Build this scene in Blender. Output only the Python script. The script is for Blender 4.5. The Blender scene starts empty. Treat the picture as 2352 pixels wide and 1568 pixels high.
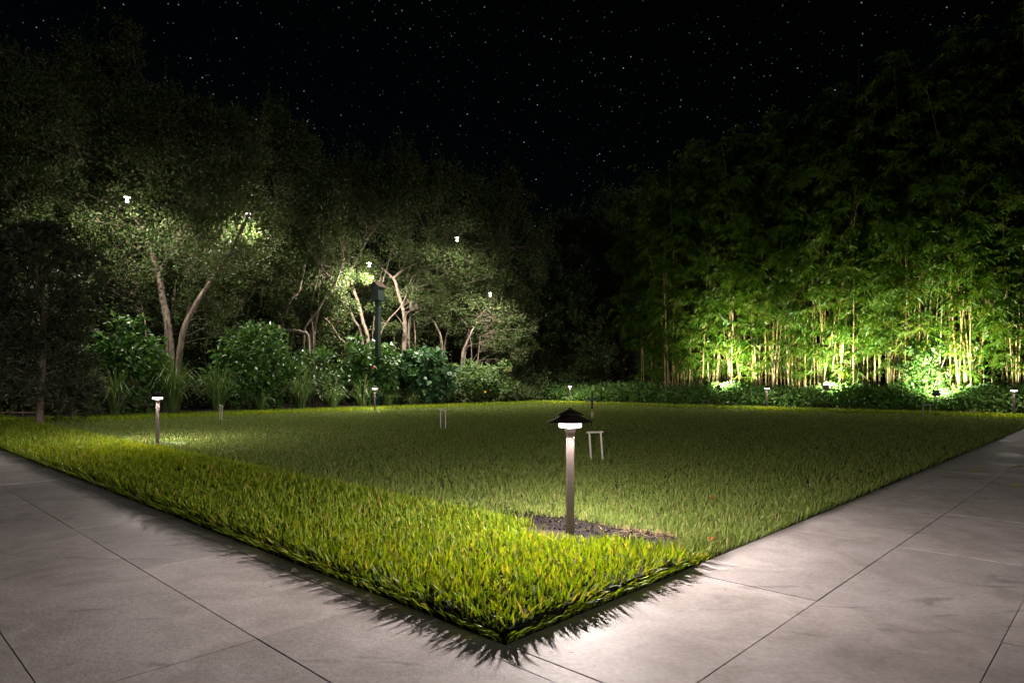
import bpy, math
import numpy as np
from math import radians, pi
from mathutils import Vector, Matrix

scene = bpy.context.scene
C = scene.collection
rng = np.random.default_rng(7)

# ------------------------------------------------------------------ camera
H = 0.82                       # eye height
F = 1510.0                     # focal length for a 2352 px wide picture
VH, UC = 873.0, 1176.0         # horizon row, centre column
cam = bpy.data.cameras.new('camera')
cam.sensor_width = 36.0
cam.lens = 36.0 * F / 2352.0
cam.shift_y = (VH - 784.0) / 2352.0
cam.clip_start = 0.05
cam.clip_end = 2000
camo = bpy.data.objects.new('camera', cam)
camo.location = (0, 0, H)
camo.rotation_euler = (radians(90), 0, 0)
C.objects.link(camo)
scene.camera = camo

# ------------------------------------------------------------------ sky: night with stars
FILL_EL, FILL_AZ = radians(10), radians(142)  # direction of the added fill light, shared with the sky
w = bpy.data.worlds.new('World')
scene.world = w
w.use_nodes = True
nt = w.node_tree
nt.nodes.clear()
wo = nt.nodes.new('ShaderNodeOutputWorld')
add = nt.nodes.new('ShaderNodeAddShader')
bg = nt.nodes.new('ShaderNodeBackground')
sky = nt.nodes.new('ShaderNodeTexSky')
sky.sky_type = 'NISHITA'
sky.sun_disc = False
sky.sun_elevation = FILL_EL
sky.sun_rotation = FILL_AZ
bg.inputs['Strength'].default_value = 0.00030
nt.links.new(sky.outputs[0], bg.inputs['Color'])
bg2 = nt.nodes.new('ShaderNodeBackground')
tc = nt.nodes.new('ShaderNodeTexCoord')
def star_layer(scale, radius, keep, gain):
    vo = nt.nodes.new('ShaderNodeTexVoronoi')
    vo.feature = 'F1'
    vo.inputs['Scale'].default_value = scale
    nt.links.new(tc.outputs['Generated'], vo.inputs['Vector'])
    mr = nt.nodes.new('ShaderNodeMapRange')
    mr.inputs['From Min'].default_value = radius
    mr.inputs['From Max'].default_value = radius * 0.35
    nt.links.new(vo.outputs['Distance'], mr.inputs['Value'])
    sp = nt.nodes.new('ShaderNodeSeparateColor')
    nt.links.new(vo.outputs['Color'], sp.inputs[0])
    mk = nt.nodes.new('ShaderNodeMapRange')
    mk.inputs['From Min'].default_value = keep
    mk.inputs['From Max'].default_value = 1.0
    nt.links.new(sp.outputs[0], mk.inputs['Value'])
    pw = nt.nodes.new('ShaderNodeMath'); pw.operation = 'POWER'
    pw.inputs[1].default_value = 2.2
    nt.links.new(mk.outputs[0], pw.inputs[0])
    m1 = nt.nodes.new('ShaderNodeMath'); m1.operation = 'MULTIPLY'
    nt.links.new(mr.outputs[0], m1.inputs[0]); nt.links.new(pw.outputs[0], m1.inputs[1])
    m2 = nt.nodes.new('ShaderNodeMath'); m2.operation = 'MULTIPLY'
    m2.inputs[1].default_value = gain
    nt.links.new(m1.outputs[0], m2.inputs[0])
    return m2
s1 = star_layer(112, 0.100, 0.22, 0.54)
s2 = star_layer(170, 0.13, 0.20, 0.13)
sa = nt.nodes.new('ShaderNodeMath'); sa.operation = 'ADD'
nt.links.new(s1.outputs[0], sa.inputs[0]); nt.links.new(s2.outputs[0], sa.inputs[1])
bg2.inputs['Color'].default_value = (0.80, 0.90, 1.0, 1)
nt.links.new(sa.outputs[0], bg2.inputs['Strength'])
nt.links.new(bg.outputs[0], add.inputs[0]); nt.links.new(bg2.outputs[0], add.inputs[1])
nt.links.new(add.outputs[0], wo.inputs['Surface'])
w.cycles.sampling_method = 'NONE'

fill_sun = bpy.data.lights.new('fill_sun', 'SUN')  # added fill light, low from behind the camera, to lift the dark trees
fill_sun.energy = 0.52
fill_sun.angle = radians(12)
fill_sun.color = (1.0, 0.97, 0.92)
fill_suno = bpy.data.objects.new('fill_sun', fill_sun)
d = Vector((math.sin(FILL_AZ) * math.cos(FILL_EL), math.cos(FILL_AZ) * math.cos(FILL_EL), math.sin(FILL_EL)))
fill_suno.rotation_euler = d.to_track_quat('Z', 'Y').to_euler()
C.objects.link(fill_suno)

vs = scene.view_settings
vs.view_transform = 'Standard'
vs.look = 'None'
vs.exposure = 0.0
vs.gamma = 1.0
cy = scene.cycles
cy.use_denoising = True
try:
    cy.denoiser = 'OPENIMAGEDENOISE'
    cy.denoising_input_passes = 'RGB_ALBEDO_NORMAL'
except Exception:
    pass
cy.max_bounces = 4
cy.diffuse_bounces = 2
cy.glossy_bounces = 2
cy.transmission_bounces = 3
cy.sample_clamp_indirect = 2.0
cy.caustics_reflective = False
cy.caustics_refractive = False
cy.use_light_tree = True
cy.adaptive_threshold = 0.02

# ------------------------------------------------------------------ coordinates
DA = np.array([0.691, 0.723])      # along the right hand path edge
DB = np.array([-0.723, 0.691])     # along the left hand path edge
C0 = np.array([-0.02, 2.04])       # near corner of the lawn
LA, LB = 17.2, 14.8                # lawn size
STRIP = 1.28                       # width of the unmown margin beside the left path
def ab(a, b, z=0.0):
    p = C0 + a * DA + b * DB
    return (float(p[0]), float(p[1]), float(z))
def abv(a, b, z):
    a = np.asarray(a); b = np.asarray(b)
    return np.stack([C0[0] + a * DA[0] + b * DB[0], C0[1] + a * DA[1] + b * DB[1], np.broadcast_to(z, a.shape)], -1)
def at(u, v, Y):
    return np.array([(u - UC) / F * Y, Y, H - (v - VH) / F * Y])
def depth_b(u, b):                 # depth of the point in column u that lies on the line b
    t = (u - UC) / F
    a = (t * (C0[1] + DB[1] * b) - C0[0] - DB[0] * b) / (DA[0] - DA[1] * t)
    return C0[1] + DA[1] * a + DB[1] * b
def depth_a(u, a):
    t = (u - UC) / F
    b = (t * (C0[1] + DA[1] * a) - C0[0] - DA[0] * a) / (DB[0] - DB[1] * t)
    return C0[1] + DA[1] * a + DB[1] * b
ANG_A = math.atan2(DA[1], DA[0])

# ------------------------------------------------------------------ object helpers
def link(o, parent=None):
    C.objects.link(o)
    if parent is not None:
        o.parent = parent
    return o
def tag(o, label=None, cat=None, group=None, kind=None):
    if label: o['label'] = label
    if cat: o['category'] = cat
    if group: o['group'] = group
    if kind: o['kind'] = kind
    return o
def thing(name, label, cat, loc, rz=0.0, group=None):
    o = bpy.data.objects.new(name, None)
    o.empty_display_size = 0.1
    o.location = loc
    o.rotation_euler = (0, 0, rz)
    link(o)
    return tag(o, label, cat, group)
def mesh_np(name, V, faces, mat, attr=None, smooth=True):
    """V (n,3); faces list of int arrays (m,k); attr dict of per-vertex floats"""
    V = np.asarray(V, dtype=np.float32)
    me = bpy.data.meshes.new(name)
    me.vertices.add(len(V))
    me.vertices.foreach_set('co', V.ravel())
    loops = np.concatenate([np.asarray(f, dtype=np.int32).ravel() for f in faces])
    sizes = np.concatenate([np.full(len(f), np.asarray(f).shape[1], dtype=np.int32) for f in faces])
    me.loops.add(len(loops))
    me.loops.foreach_set('vertex_index', loops)
    me.polygons.add(len(sizes))
    st = np.zeros(len(sizes), dtype=np.int32); st[1:] = np.cumsum(sizes)[:-1]
    me.polygons.foreach_set('loop_start', st)
    me.polygons.foreach_set('loop_total', sizes)
    me.polygons.foreach_set('use_smooth', np.full(len(sizes), bool(smooth)))
    me.update(calc_edges=True)
    if attr:
        for k, val in attr.items():
            at_ = me.attributes.new(k, 'FLOAT', 'POINT')
            at_.data.foreach_set('value', np.asarray(val, dtype=np.float32))
    if mat is not None:
        me.materials.append(mat)
    return me
def obj(name, me, parent=None, loc=None, kind=None):
    o = bpy.data.objects.new(name, me)
    link(o, parent)
    if loc is not None: o.location = loc
    if kind: o['kind'] = kind
    return o

class MB:
    """collects solids and links them as one mesh"""
    def __init__(s): s.v = []; s.q = []; s.t = []; s.n = 0
    def add(s, V, quads=(), tris=()):
        s.v.append(np.asarray(V, float))
        if len(quads): s.q.append(np.asarray(quads) + s.n)
        if len(tris): s.t.append(np.asarray(tris) + s.n)
        s.n += len(V)
    def box(s, c, size, rz=0.0, bev=0.0):
        x, y, z = [k / 2 for k in size]
        c = np.asarray(c, float)
        if bev <= 0:
            P = np.array([[i * x, j * y, k * z] for k in (-1, 1) for j in (-1, 1) for i in (-1, 1)])
            Q = [(0, 2, 3, 1), (4, 5, 7, 6), (0, 1, 5, 4), (2, 6, 7, 3), (0, 4, 6, 2), (1, 3, 7, 5)]
            T = []
        else:
            ring = lambda i, zz: [(-x + i, -y + i, zz), (x - i, -y + i, zz), (x - i, y - i, zz), (-x + i, y - i, zz)]
            P = np.array(ring(bev, -z) + ring(0, -z + bev) + ring(0, z - bev) + ring(bev, z))
            Q = [(3, 2, 1, 0), (12, 13, 14, 15)]
            for l in range(3):
                for k in range(4):
                    Q.append((l * 4 + k, l * 4 + (k + 1) % 4, l * 4 + 4 + (k + 1) % 4, l * 4 + 4 + k))
            T = []
        cr, sr = math.cos(rz), math.sin(rz)
        P = P @ np.array([[cr, sr, 0], [-sr, cr, 0], [0, 0, 1]])
        s.add(P + c, Q, T)
    def lathe(s, prof, n=24, c=(0, 0, 0)):
        ang = np.arange(n) / n * 2 * pi
        P = np.concatenate([np.stack([r * np.cos(ang), r * np.sin(ang), np.full(n, z)], -1) for r, z in prof])
        Q = []
        for l in range(len(prof) - 1):
            for k in range(n):
                Q.append((l * n + k, l * n + (k + 1) % n, (l + 1) * n + (k + 1) % n, (l + 1) * n + k))
        s.add(P + np.asarray(c, float), Q)
    def tube(s, pts, rad, n=6):
        V, Q = tube_np(pts, rad, n)
        s.add(V, Q)
    def mesh(s, name, mat, smooth=False):
        f = []
        if s.q: f.append(np.concatenate(s.q))
        if s.t: f.append(np.concatenate(s.t))
        return mesh_np(name, np.concatenate(s.v), f, mat, smooth=smooth)
    def build(s, name, mat, parent=None, smooth=False, loc=None):
        return obj(name, s.mesh(name, mat, smooth), parent, loc)

def tube_np(pts, rad, n=6):
    pts = np.asarray(pts, float); rad = np.broadcast_to(np.asarray(rad, float), (len(pts),))
    T = np.gradient(pts, axis=0)
    T /= np.linalg.norm(T, axis=1)[:, None] + 1e-9
    ref = np.array([0.13, 0.97, 0.21])
    A = np.cross(T, ref); nrm = np.linalg.norm(A, axis=1)[:, None]
    A = np.where(nrm < 1e-3, np.array([1.0, 0, 0]), A / (nrm + 1e-9))
    B = np.cross(T, A)
    ang = np.arange(n) / n * 2 * pi
    V = (pts[:, None] + rad[:, None, None] * (np.cos(ang)[None, :, None] * A[:, None] + np.sin(ang)[None, :, None] * B[:, None])).reshape(-1, 3)
    m = len(pts)
    i = np.arange(m - 1)[:, None] * n; k = np.arange(n)[None]
    k2 = (k + 1) % n
    Q = np.stack([i + k, i + k2, i + n + k2, i + n + k], -1).reshape(-1, 4)
    return V, Q
def spline(pts, m):
    """Catmull-Rom through pts, m samples"""
    P = np.asarray(pts, float)
    if len(P) == 2:
        t = np.linspace(0, 1, m)[:, None]
        return P[0] * (1 - t) + P[1] * t
    Q = np.concatenate([[2 * P[0] - P[1]], P, [2 * P[-1] - P[-2]]])
    t = np.linspace(0, len(P) - 1 - 1e-6, m)
    i = t.astype(int); f = (t - i)[:, None]
    a, b, c, d = Q[i], Q[i + 1], Q[i + 2], Q[i + 3]
    return 0.5 * (2 * b + (c - a) * f + (2 * a - 5 * b + 4 * c - d) * f ** 2 + (3 * b - a - 3 * c + d) * f ** 3)
def unit(v):
    return v / (np.linalg.norm(v, axis=-1, keepdims=True) + 1e-9)
def rdir(n):
    return unit(rng.normal(size=(n, 3)))

def leaves_np(P, D, N, L, W, fold=0.18, droop=0.0, mid=0.45):
    """folded lozenge leaves: base P, axis D, normal N; two triangles each"""
    n = len(P)
    D = unit(D)
    S = unit(np.cross(D, N)); Nn = np.cross(S, D)
    L = np.broadcast_to(L, n)[:, None]; W = np.broadcast_to(W, n)[:, None]
    tip = P + D * L - Nn * L * droop
    m = P + D * L * mid
    l = m + S * W * 0.5 + Nn * W * fold
    r = m - S * W * 0.5 + Nn * W * fold
    V = np.stack([P, l, tip, r], 1).reshape(-1, 3)
    k = np.arange(n)[:, None] * 4
    T = np.concatenate([k + np.array([[0, 1, 2]]), k + np.array([[0, 2, 3]])], 1).reshape(-1, 3)
    return V, T
def tri_leaf_mesh(name, P, D, N, L, W, mat):
    n = len(P); D = unit(D); S = unit(np.cross(D, N))
    L = np.broadcast_to(L, n)[:, None]; W = np.broadcast_to(W, n)[:, None]
    c = P + D * L * 0.25
    V = np.stack([c + S * W * 0.5, P + D * L, c - S * W * 0.5 - D * L * 0.25], 1).reshape(-1, 3)
    return mesh_np(name, V, [np.arange(n * 3).reshape(-1, 3)], mat, attr={'rnd': np.repeat(rng.random(n), 3)}, smooth=False)
def leaf_mesh(name, P, D, N, L, W, mat, **kw):
    V, T = leaves_np(P, D, N, L, W, **kw)
    return mesh_np(name, V, [T], mat, attr={'rnd': np.repeat(rng.random(len(P)), 4)}, smooth=False)

# ------------------------------------------------------------------ materials
def newmat(name):
    m = bpy.data.materials.new(name)
    m.use_nodes = True
    t = m.node_tree
    for n in list(t.nodes):
        if n.type != 'OUTPUT_MATERIAL': t.nodes.remove(n)
    out = [n for n in t.nodes if n.type == 'OUTPUT_MATERIAL'][0]
    return m, t, out
def ramp(t, stops):
    r = t.nodes.new('ShaderNodeValToRGB')
    e = r.color_ramp.elements
    while len(e) < len(stops): e.new(0.5)
    for k, (p, c) in enumerate(stops):
        e[k].position = p; e[k].color = (*c, 1)
    return r
def leaf_mat(name, stops, trans=0.35, rough=0.45, spec=0.4, tint=(1.0, 1.0, 0.55), gain=1.2):
    m, t, out = newmat(name)
    a = t.nodes.new('ShaderNodeAttribute'); a.attribute_name = 'rnd'
    r = ramp(t, stops); t.links.new(a.outputs['Fac'], r.inputs[0])
    p = t.nodes.new('ShaderNodeBsdfPrincipled')
    p.inputs['Roughness'].default_value = rough
    p.inputs['Specular IOR Level'].default_value = spec
    t.links.new(r.outputs[0], p.inputs['Base Color'])
    tr = t.nodes.new('ShaderNodeBsdfTranslucent')
    mu = t.nodes.new('ShaderNodeMix'); mu.data_type = 'RGBA'; mu.blend_type = 'MULTIPLY'
    mu.inputs['Factor'].default_value = 1.0
    t.links.new(r.outputs[0], mu.inputs[6]); mu.inputs[7].default_value = (tint[0] * gain, tint[1] * gain, tint[2] * gain, 1)
    t.links.new(mu.outputs[2], tr.inputs[0])
    mx = t.nodes.new('ShaderNodeMixShader'); mx.inputs[0].default_value = trans
    t.links.new(p.outputs[0], mx.inputs[1]); t.links.new(tr.outputs[0], mx.inputs[2])
    t.links.new(mx.outputs[0], out.inputs[0])
    return m
def noise_mat(name, stops, scale=6.0, detail=6.0, rough=0.8, bump=0.2, bscale=None, spec=0.3, stretch=None, metallic=0.0, coords='Object', dist=0.02):
    m, t, out = newmat(name)
    tcn = t.nodes.new('ShaderNodeTexCoord')
    vec = tcn.outputs[coords]
    if stretch:
        mp = t.nodes.new('ShaderNodeMapping'); mp.inputs['Scale'].default_value = stretch
        t.links.new(vec, mp.inputs[0]); vec = mp.outputs[0]
    n = t.nodes.new('ShaderNodeTexNoise'); n.inputs['Scale'].default_value = scale; n.inputs['Detail'].default_value = detail
    t.links.new(vec, n.inputs['Vector'])
    r = ramp(t, stops); t.links.new(n.outputs['Fac'], r.inputs[0])
    p = t.nodes.new('ShaderNodeBsdfPrincipled')
    p.inputs['Roughness'].default_value = rough
    p.inputs['Specular IOR Level'].default_value = spec
    p.inputs['Metallic'].default_value = metallic
    t.links.new(r.outputs[0], p.inputs['Base Color'])
    if bump > 0:
        n2 = t.nodes.new('ShaderNodeTexNoise'); n2.inputs['Scale'].default_value = bscale or scale * 4; n2.inputs['Detail'].default_value = 5
        t.links.new(vec, n2.inputs['Vector'])
        b = t.nodes.new('ShaderNodeBump'); b.inputs['Strength'].default_value = bump; b.inputs['Distance'].default_value = dist
        t.links.new(n2.outputs['Fac'], b.inputs['Height']); t.links.new(b.outputs[0], p.inputs['Normal'])
    t.links.new(p.outputs[0], out.inputs[0])
    return m
def flat_mat(name, col, rough=0.5, spec=0.4, metallic=0.0, vary=0.12, scale=25.0):
    c = np.array(col)
    return noise_mat(name, [(0.3, tuple(c * (1 - vary))), (0.7, tuple(np.minimum(c * (1 + vary), 1)))], scale=scale, rough=rough, spec=spec, metallic=metallic, bump=0.05)
def glow_mat(name, col, strength):
    m, t, out = newmat(name)
    e = t.nodes.new('ShaderNodeEmission')
    e.inputs[0].default_value = (*col, 1); e.inputs[1].default_value = strength
    t.links.new(e.outputs[0], out.inputs[0])
    return m
def lens_mat(name, col, strength):
    m, t, out = newmat(name)
    e = t.nodes.new('ShaderNodeEmission')
    e.inputs[0].default_value = (*col, 1); e.inputs[1].default_value = strength
    tr = t.nodes.new('ShaderNodeBsdfTransparent'); tr.inputs[0].default_value = (0.95, 0.93, 0.92, 1)
    a = t.nodes.new('ShaderNodeAddShader')
    t.links.new(e.outputs[0], a.inputs[0]); t.links.new(tr.outputs[0], a.inputs[1])
    t.links.new(a.outputs[0], out.inputs[0])
    return m
def concrete_mat():
    m, t, out = newmat('path_concrete')
    g = t.nodes.new('ShaderNodeNewGeometry')
    oi = t.nodes.new('ShaderNodeObjectInfo')
    p = t.nodes.new('ShaderNodeBsdfPrincipled')
    def noise(scale, detail, stretch=None, rot=0.0, dist=0.0):
        mp = t.nodes.new('ShaderNodeMapping')
        mp.inputs['Rotation'].default_value = (0, 0, rot)
        mp.inputs['Scale'].default_value = stretch or (1, 1, 1)
        t.links.new(g.outputs['Position'], mp.inputs[0])
        n = t.nodes.new('ShaderNodeTexNoise')
        n.inputs['Scale'].default_value = scale; n.inputs['Detail'].default_value = detail
        n.inputs['Distortion'].default_value = dist
        t.links.new(mp.outputs[0], n.inputs['Vector'])
        return n
    n1 = noise(1.9, 7, dist=0.6)
    base = ramp(t, [(0.28, (0.40, 0.365, 0.352)), (0.48, (0.51, 0.472, 0.457)), (0.72, (0.61, 0.573, 0.56))])
    t.links.new(n1.outputs['Fac'], base.inputs[0])
    def mul(a, b, fac=1.0):
        mu = t.nodes.new('ShaderNodeMix'); mu.data_type = 'RGBA'; mu.blend_type = 'MULTIPLY'
        mu.inputs['Factor'].default_value = fac
        t.links.new(a, mu.inputs[6]); t.links.new(b, mu.inputs[7])
        return mu.outputs[2]
    n2 = noise(2.1, 6, (0.7, 2.0, 1), rot=0.7, dist=2.2)      # dark streaks
    st = ramp(t, [(0.27, (0.60, 0.59, 0.58)), (0.37, (1, 1, 1))])
    t.links.new(n2.outputs['Fac'], st.inputs[0])
    n3 = noise(55, 4)                                            # fine mottling
    sp = ramp(t, [(0.3, (0.84, 0.83, 0.82)), (0.65, (1.04, 1.04, 1.04))])
    t.links.new(n3.outputs['Fac'], sp.inputs[0])
    rr = ramp(t, [(0.0, (0.86, 0.86, 0.86)), (1.0, (1.05, 1.04, 1.03))])
    t.links.new(oi.outputs['Random'], rr.inputs[0])
    n4 = noise(5.5, 6, dist=1.2)
    br = ramp(t, [(0.33, (0.86, 0.84, 0.82)), (0.5, (1, 1, 1)), (0.68, (1.12, 1.12, 1.12))])
    t.links.new(n4.outputs['Fac'], br.inputs[0])
    c = mul(mul(mul(mul(base.outputs[0], st.outputs[0]), sp.outputs[0]), rr.outputs[0]), br.outputs[0])
    t.links.new(c, p.inputs['Base Color'])
    rn = ramp(t, [(0.3, (0.52,) * 3), (0.7, (0.78,) * 3)])
    t.links.new(n1.outputs['Fac'], rn.inputs[0])
    t.links.new(rn.outputs[0], p.inputs['Roughness'])
    p.inputs['Specular IOR Level'].default_value = 0.27
    b = t.nodes.new('ShaderNodeBump'); b.inputs['Strength'].default_value = 0.35; b.inputs['Distance'].default_value = 0.003
    n5 = noise(140, 3)
    ad = t.nodes.new('ShaderNodeMath'); ad.operation = 'ADD'
    t.links.new(n5.outputs['Fac'], ad.inputs[0]); t.links.new(n3.outputs['Fac'], ad.inputs[1])
    t.links.new(ad.outputs[0], b.inputs['Height']); t.links.new(b.outputs[0], p.inputs['Normal'])
    t.links.new(p.outputs[0], out.inputs[0])
    return m
def culm_mat():
    m, t, out = newmat('bamboo_culm')
    oi = t.nodes.new('ShaderNodeObjectInfo')
    r = ramp(t, [(0.0, (0.30, 0.20, 0.06)), (0.35, (0.34, 0.28, 0.10)), (0.6, (0.24, 0.25, 0.08)), (0.8, (0.40, 0.33, 0.18)), (1.0, (0.36, 0.17, 0.04))])
    t.links.new(oi.outputs['Random'], r.inputs[0])
    tcn = t.nodes.new('ShaderNodeTexCoord')
    n = t.nodes.new('ShaderNodeTexNoise'); n.inputs['Scale'].default_value = 14; n.inputs['Detail'].default_value = 4
    t.links.new(tcn.outputs['Object'], n.inputs['Vector'])
    r2 = ramp(t, [(0.3, (0.55, 0.5, 0.42)), (0.6, (1, 1, 1))]); t.links.new(n.outputs['Fac'], r2.inputs[0])
    mu = t.nodes.new('ShaderNodeMix'); mu.data_type = 'RGBA'; mu.blend_type = 'MULTIPLY'; mu.inputs['Factor'].default_value = 1
    t.links.new(r.outputs[0], mu.inputs[6]); t.links.new(r2.outputs[0], mu.inputs[7])
    p = t.nodes.new('ShaderNodeBsdfPrincipled'); p.inputs['Roughness'].default_value = 0.4
    t.links.new(mu.outputs[2], p.inputs['Base Color']); t.links.new(p.outputs[0], out.inputs[0])
    return m

M = {}
M['concrete'] = concrete_mat()
M['joint'] = noise_mat('joint_dirt', [(0.3, (0.10, 0.085, 0.075)), (0.7, (0.19, 0.165, 0.15))], scale=40, rough=0.95)
M['soil'] = noise_mat('soil', [(0.3, (0.008, 0.006, 0.005)), (0.6, (0.016, 0.012, 0.010)), (0.8, (0.03, 0.022, 0.017))], scale=9, detail=9, rough=0.95, bump=0.9, bscale=60, dist=0.03)
M['ground'] = noise_mat('ground_litter', [(0.3, (0.016, 0.013, 0.009)), (0.7, (0.04, 0.032, 0.022))], scale=3, detail=8, rough=0.95, bump=0.6)
M['rough_grass'] = leaf_mat('rough_grass', [(0.0, (0.08, 0.15, 0.010)), (0.5, (0.14, 0.21, 0.012)), (0.85, (0.21, 0.25, 0.018)), (0.965, (0.27, 0.25, 0.05)), (1.0, (0.34, 0.24, 0.10))], trans=0.36, rough=0.55, spec=0.22, tint=(1.05, 1.0, 0.3), gain=1.9)
M['mown_grass'] = leaf_mat('mown_grass', [(0.0, (0.10, 0.16, 0.026)), (0.5, (0.16, 0.222, 0.042)), (0.85, (0.22, 0.27, 0.065)), (0.95, (0.30, 0.27, 0.12)), (1.0, (0.30, 0.22, 0.12))], trans=0.30, rough=0.6, spec=0.2, tint=(1.0, 1.0, 0.6), gain=1.1)
M['turf'] = noise_mat('lawn_turf', [(0.3, (0.035, 0.055, 0.014)), (0.7, (0.07, 0.105, 0.028))], scale=18, detail=8, rough=0.95, bump=0.6, bscale=90, dist=0.01)
M['thatch'] = noise_mat('thatch', [(0.3, (0.016, 0.014, 0.006)), (0.6, (0.035, 0.032, 0.012)), (0.8, (0.06, 0.05, 0.02))], scale=30, detail=8, rough=0.95, bump=1.0, bscale=120, dist=0.01)
M['straw'] = leaf_mat('straw', [(0.0, (0.26, 0.16, 0.08)), (1.0, (0.40, 0.29, 0.16))], trans=0.15)
M['bark'] = noise_mat('tree_bark', [(0.3, (0.075, 0.056, 0.042)), (0.5, (0.145, 0.112, 0.084)), (0.72, (0.24, 0.19, 0.15))], scale=5, detail=8, rough=0.85, bump=0.8, bscale=22, stretch=(1.6, 1.6, 0.5), dist=0.03)
M['dark_bark'] = noise_mat('dark_bark', [(0.3, (0.05, 0.035, 0.025)), (0.7, (0.13, 0.09, 0.065))], scale=6, detail=8, rough=0.9, bump=0.8, bscale=24, stretch=(1.6, 1.6, 0.5), dist=0.03)
M['oak_leaf'] = leaf_mat('small_tree_leaf', [(0.0, (0.024, 0.046, 0.012)), (0.5, (0.042, 0.068, 0.018)), (0.87, (0.066, 0.080, 0.028)), (1.0, (0.13, 0.098, 0.05))], trans=0.28, rough=0.5, spec=0.22)
M['wood_leaf'] = leaf_mat('wood_leaf', [(0.0, (0.04, 0.075, 0.020)), (0.6, (0.07, 0.105, 0.030)), (1.0, (0.11, 0.125, 0.05))], trans=0.2, rough=0.5)
M['shrub_leaf'] = leaf_mat('glossy_shrub_leaf', [(0.0, (0.03, 0.085, 0.014)), (0.6, (0.05, 0.125, 0.02)), (1.0, (0.10, 0.17, 0.03))], trans=0.25, rough=0.38, spec=0.4)
M['heart_leaf'] = leaf_mat('heart_shrub_leaf', [(0.0, (0.03, 0.085, 0.03)), (0.6, (0.05, 0.12, 0.042)), (1.0, (0.08, 0.155, 0.05))], trans=0.22, rough=0.42, spec=0.38)
M['lime_leaf'] = leaf_mat('lime_shrub_leaf', [(0.0, (0.05, 0.11, 0.025)), (0.6, (0.085, 0.15, 0.035)), (1.0, (0.15, 0.19, 0.06))], trans=0.3, rough=0.45, spec=0.35)
M['tuft'] = leaf_mat('tuft_blade', [(0.0, (0.045, 0.10, 0.022)), (0.6, (0.085, 0.15, 0.035)), (0.9, (0.17, 0.20, 0.08)), (1.0, (0.26, 0.23, 0.12))], trans=0.3, rough=0.42)
M['dark_leaf'] = leaf_mat('dark_tree_leaf', [(0.0, (0.030, 0.042, 0.020)), (0.7, (0.045, 0.058, 0.028)), (1.0, (0.085, 0.08, 0.04))], trans=0.12, rough=0.5)
M['bamboo_leaf'] = leaf_mat('bamboo_leaf', [(0.0, (0.045, 0.13, 0.010)), (0.6, (0.09, 0.175, 0.013)), (0.92, (0.17, 0.21, 0.022)), (1.0, (0.27, 0.19, 0.07))], trans=0.38, rough=0.42, tint=(1.0, 1.0, 0.35), gain=1.2)
M['cover_leaf'] = leaf_mat('ground_cover_leaf', [(0.0, (0.03, 0.095, 0.014)), (0.6, (0.055, 0.13, 0.02)), (1.0, (0.11, 0.16, 0.035))], trans=0.28, rough=0.4)
M['culm'] = culm_mat()
M['bronze'] = flat_mat('lamp_bronze', (0.060, 0.042, 0.036), rough=0.45, spec=0.4)
M['post_metal'] = flat_mat('lamp_post_metal', (0.135, 0.108, 0.098), rough=0.5, spec=0.5)
M['lens'] = lens_mat('lamp_lens', (1.0, 0.90, 0.86), 5.0)
M['lens_base'] = lens_mat('lamp_lens_base', (1.0, 0.88, 0.82), 1.2)
M['reflector'] = flat_mat('lamp_reflector', (0.75, 0.72, 0.70), rough=0.5)
M['tree_bulb'] = glow_mat('tree_lamp_bulb', (1.0, 0.96, 0.90), 14.0)
M['flood_glass'] = glow_mat('floodlight_glass', (1.0, 0.93, 0.72), 400.0)
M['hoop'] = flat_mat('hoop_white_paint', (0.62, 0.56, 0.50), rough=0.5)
M['hoop_dark'] = flat_mat('hoop_dark_metal', (0.16, 0.16, 0.12), rough=0.5)  # dark grey green of the three farther hoops
for nm, col in (('blue', (0.02, 0.06, 0.25)), ('red', (0.35, 0.04, 0.02)), ('black', (0.015, 0.015, 0.015)), ('yellow', (0.42, 0.30, 0.03)), ('white', (0.6, 0.55, 0.5))):
    M['peg_' + nm] = flat_mat('peg_' + nm, col, rough=0.5)
M['green_paint'] = flat_mat('dark_green_paint', (0.007, 0.032, 0.020), rough=0.5)
M['roof_wood'] = noise_mat('weathered_roof', [(0.3, (0.13, 0.09, 0.07)), (0.7, (0.24, 0.18, 0.14))], scale=12, rough=0.85)
M['basket_wood'] = noise_mat('basket_wood', [(0.3, (0.24, 0.12, 0.07)), (0.7, (0.36, 0.20, 0.12))], scale=20, rough=0.8)
M['cord'] = flat_mat('black_cord', (0.02, 0.02, 0.02))
M['cap_white'] = flat_mat('lamp_cap', (0.55, 0.53, 0.5))
M['dead_leaf'] = leaf_mat('dead_leaf', [(0.0, (0.34, 0.06, 0.02)), (1.0, (0.36, 0.10, 0.03))], trans=0.2)
M['pale_patch'] = leaf_mat('pale_patch', [(0.0, (0.35, 0.36, 0.10)), (1.0, (0.45, 0.42, 0.25))], trans=0.2)
M['orange_petal'] = flat_mat('orange_petal', (0.75, 0.28, 0.02))
M['red_petal'] = flat_mat('red_petal', (0.55, 0.04, 0.03))
M['yellow_petal'] = flat_mat('yellow_petal', (0.8, 0.5, 0.05))

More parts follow.
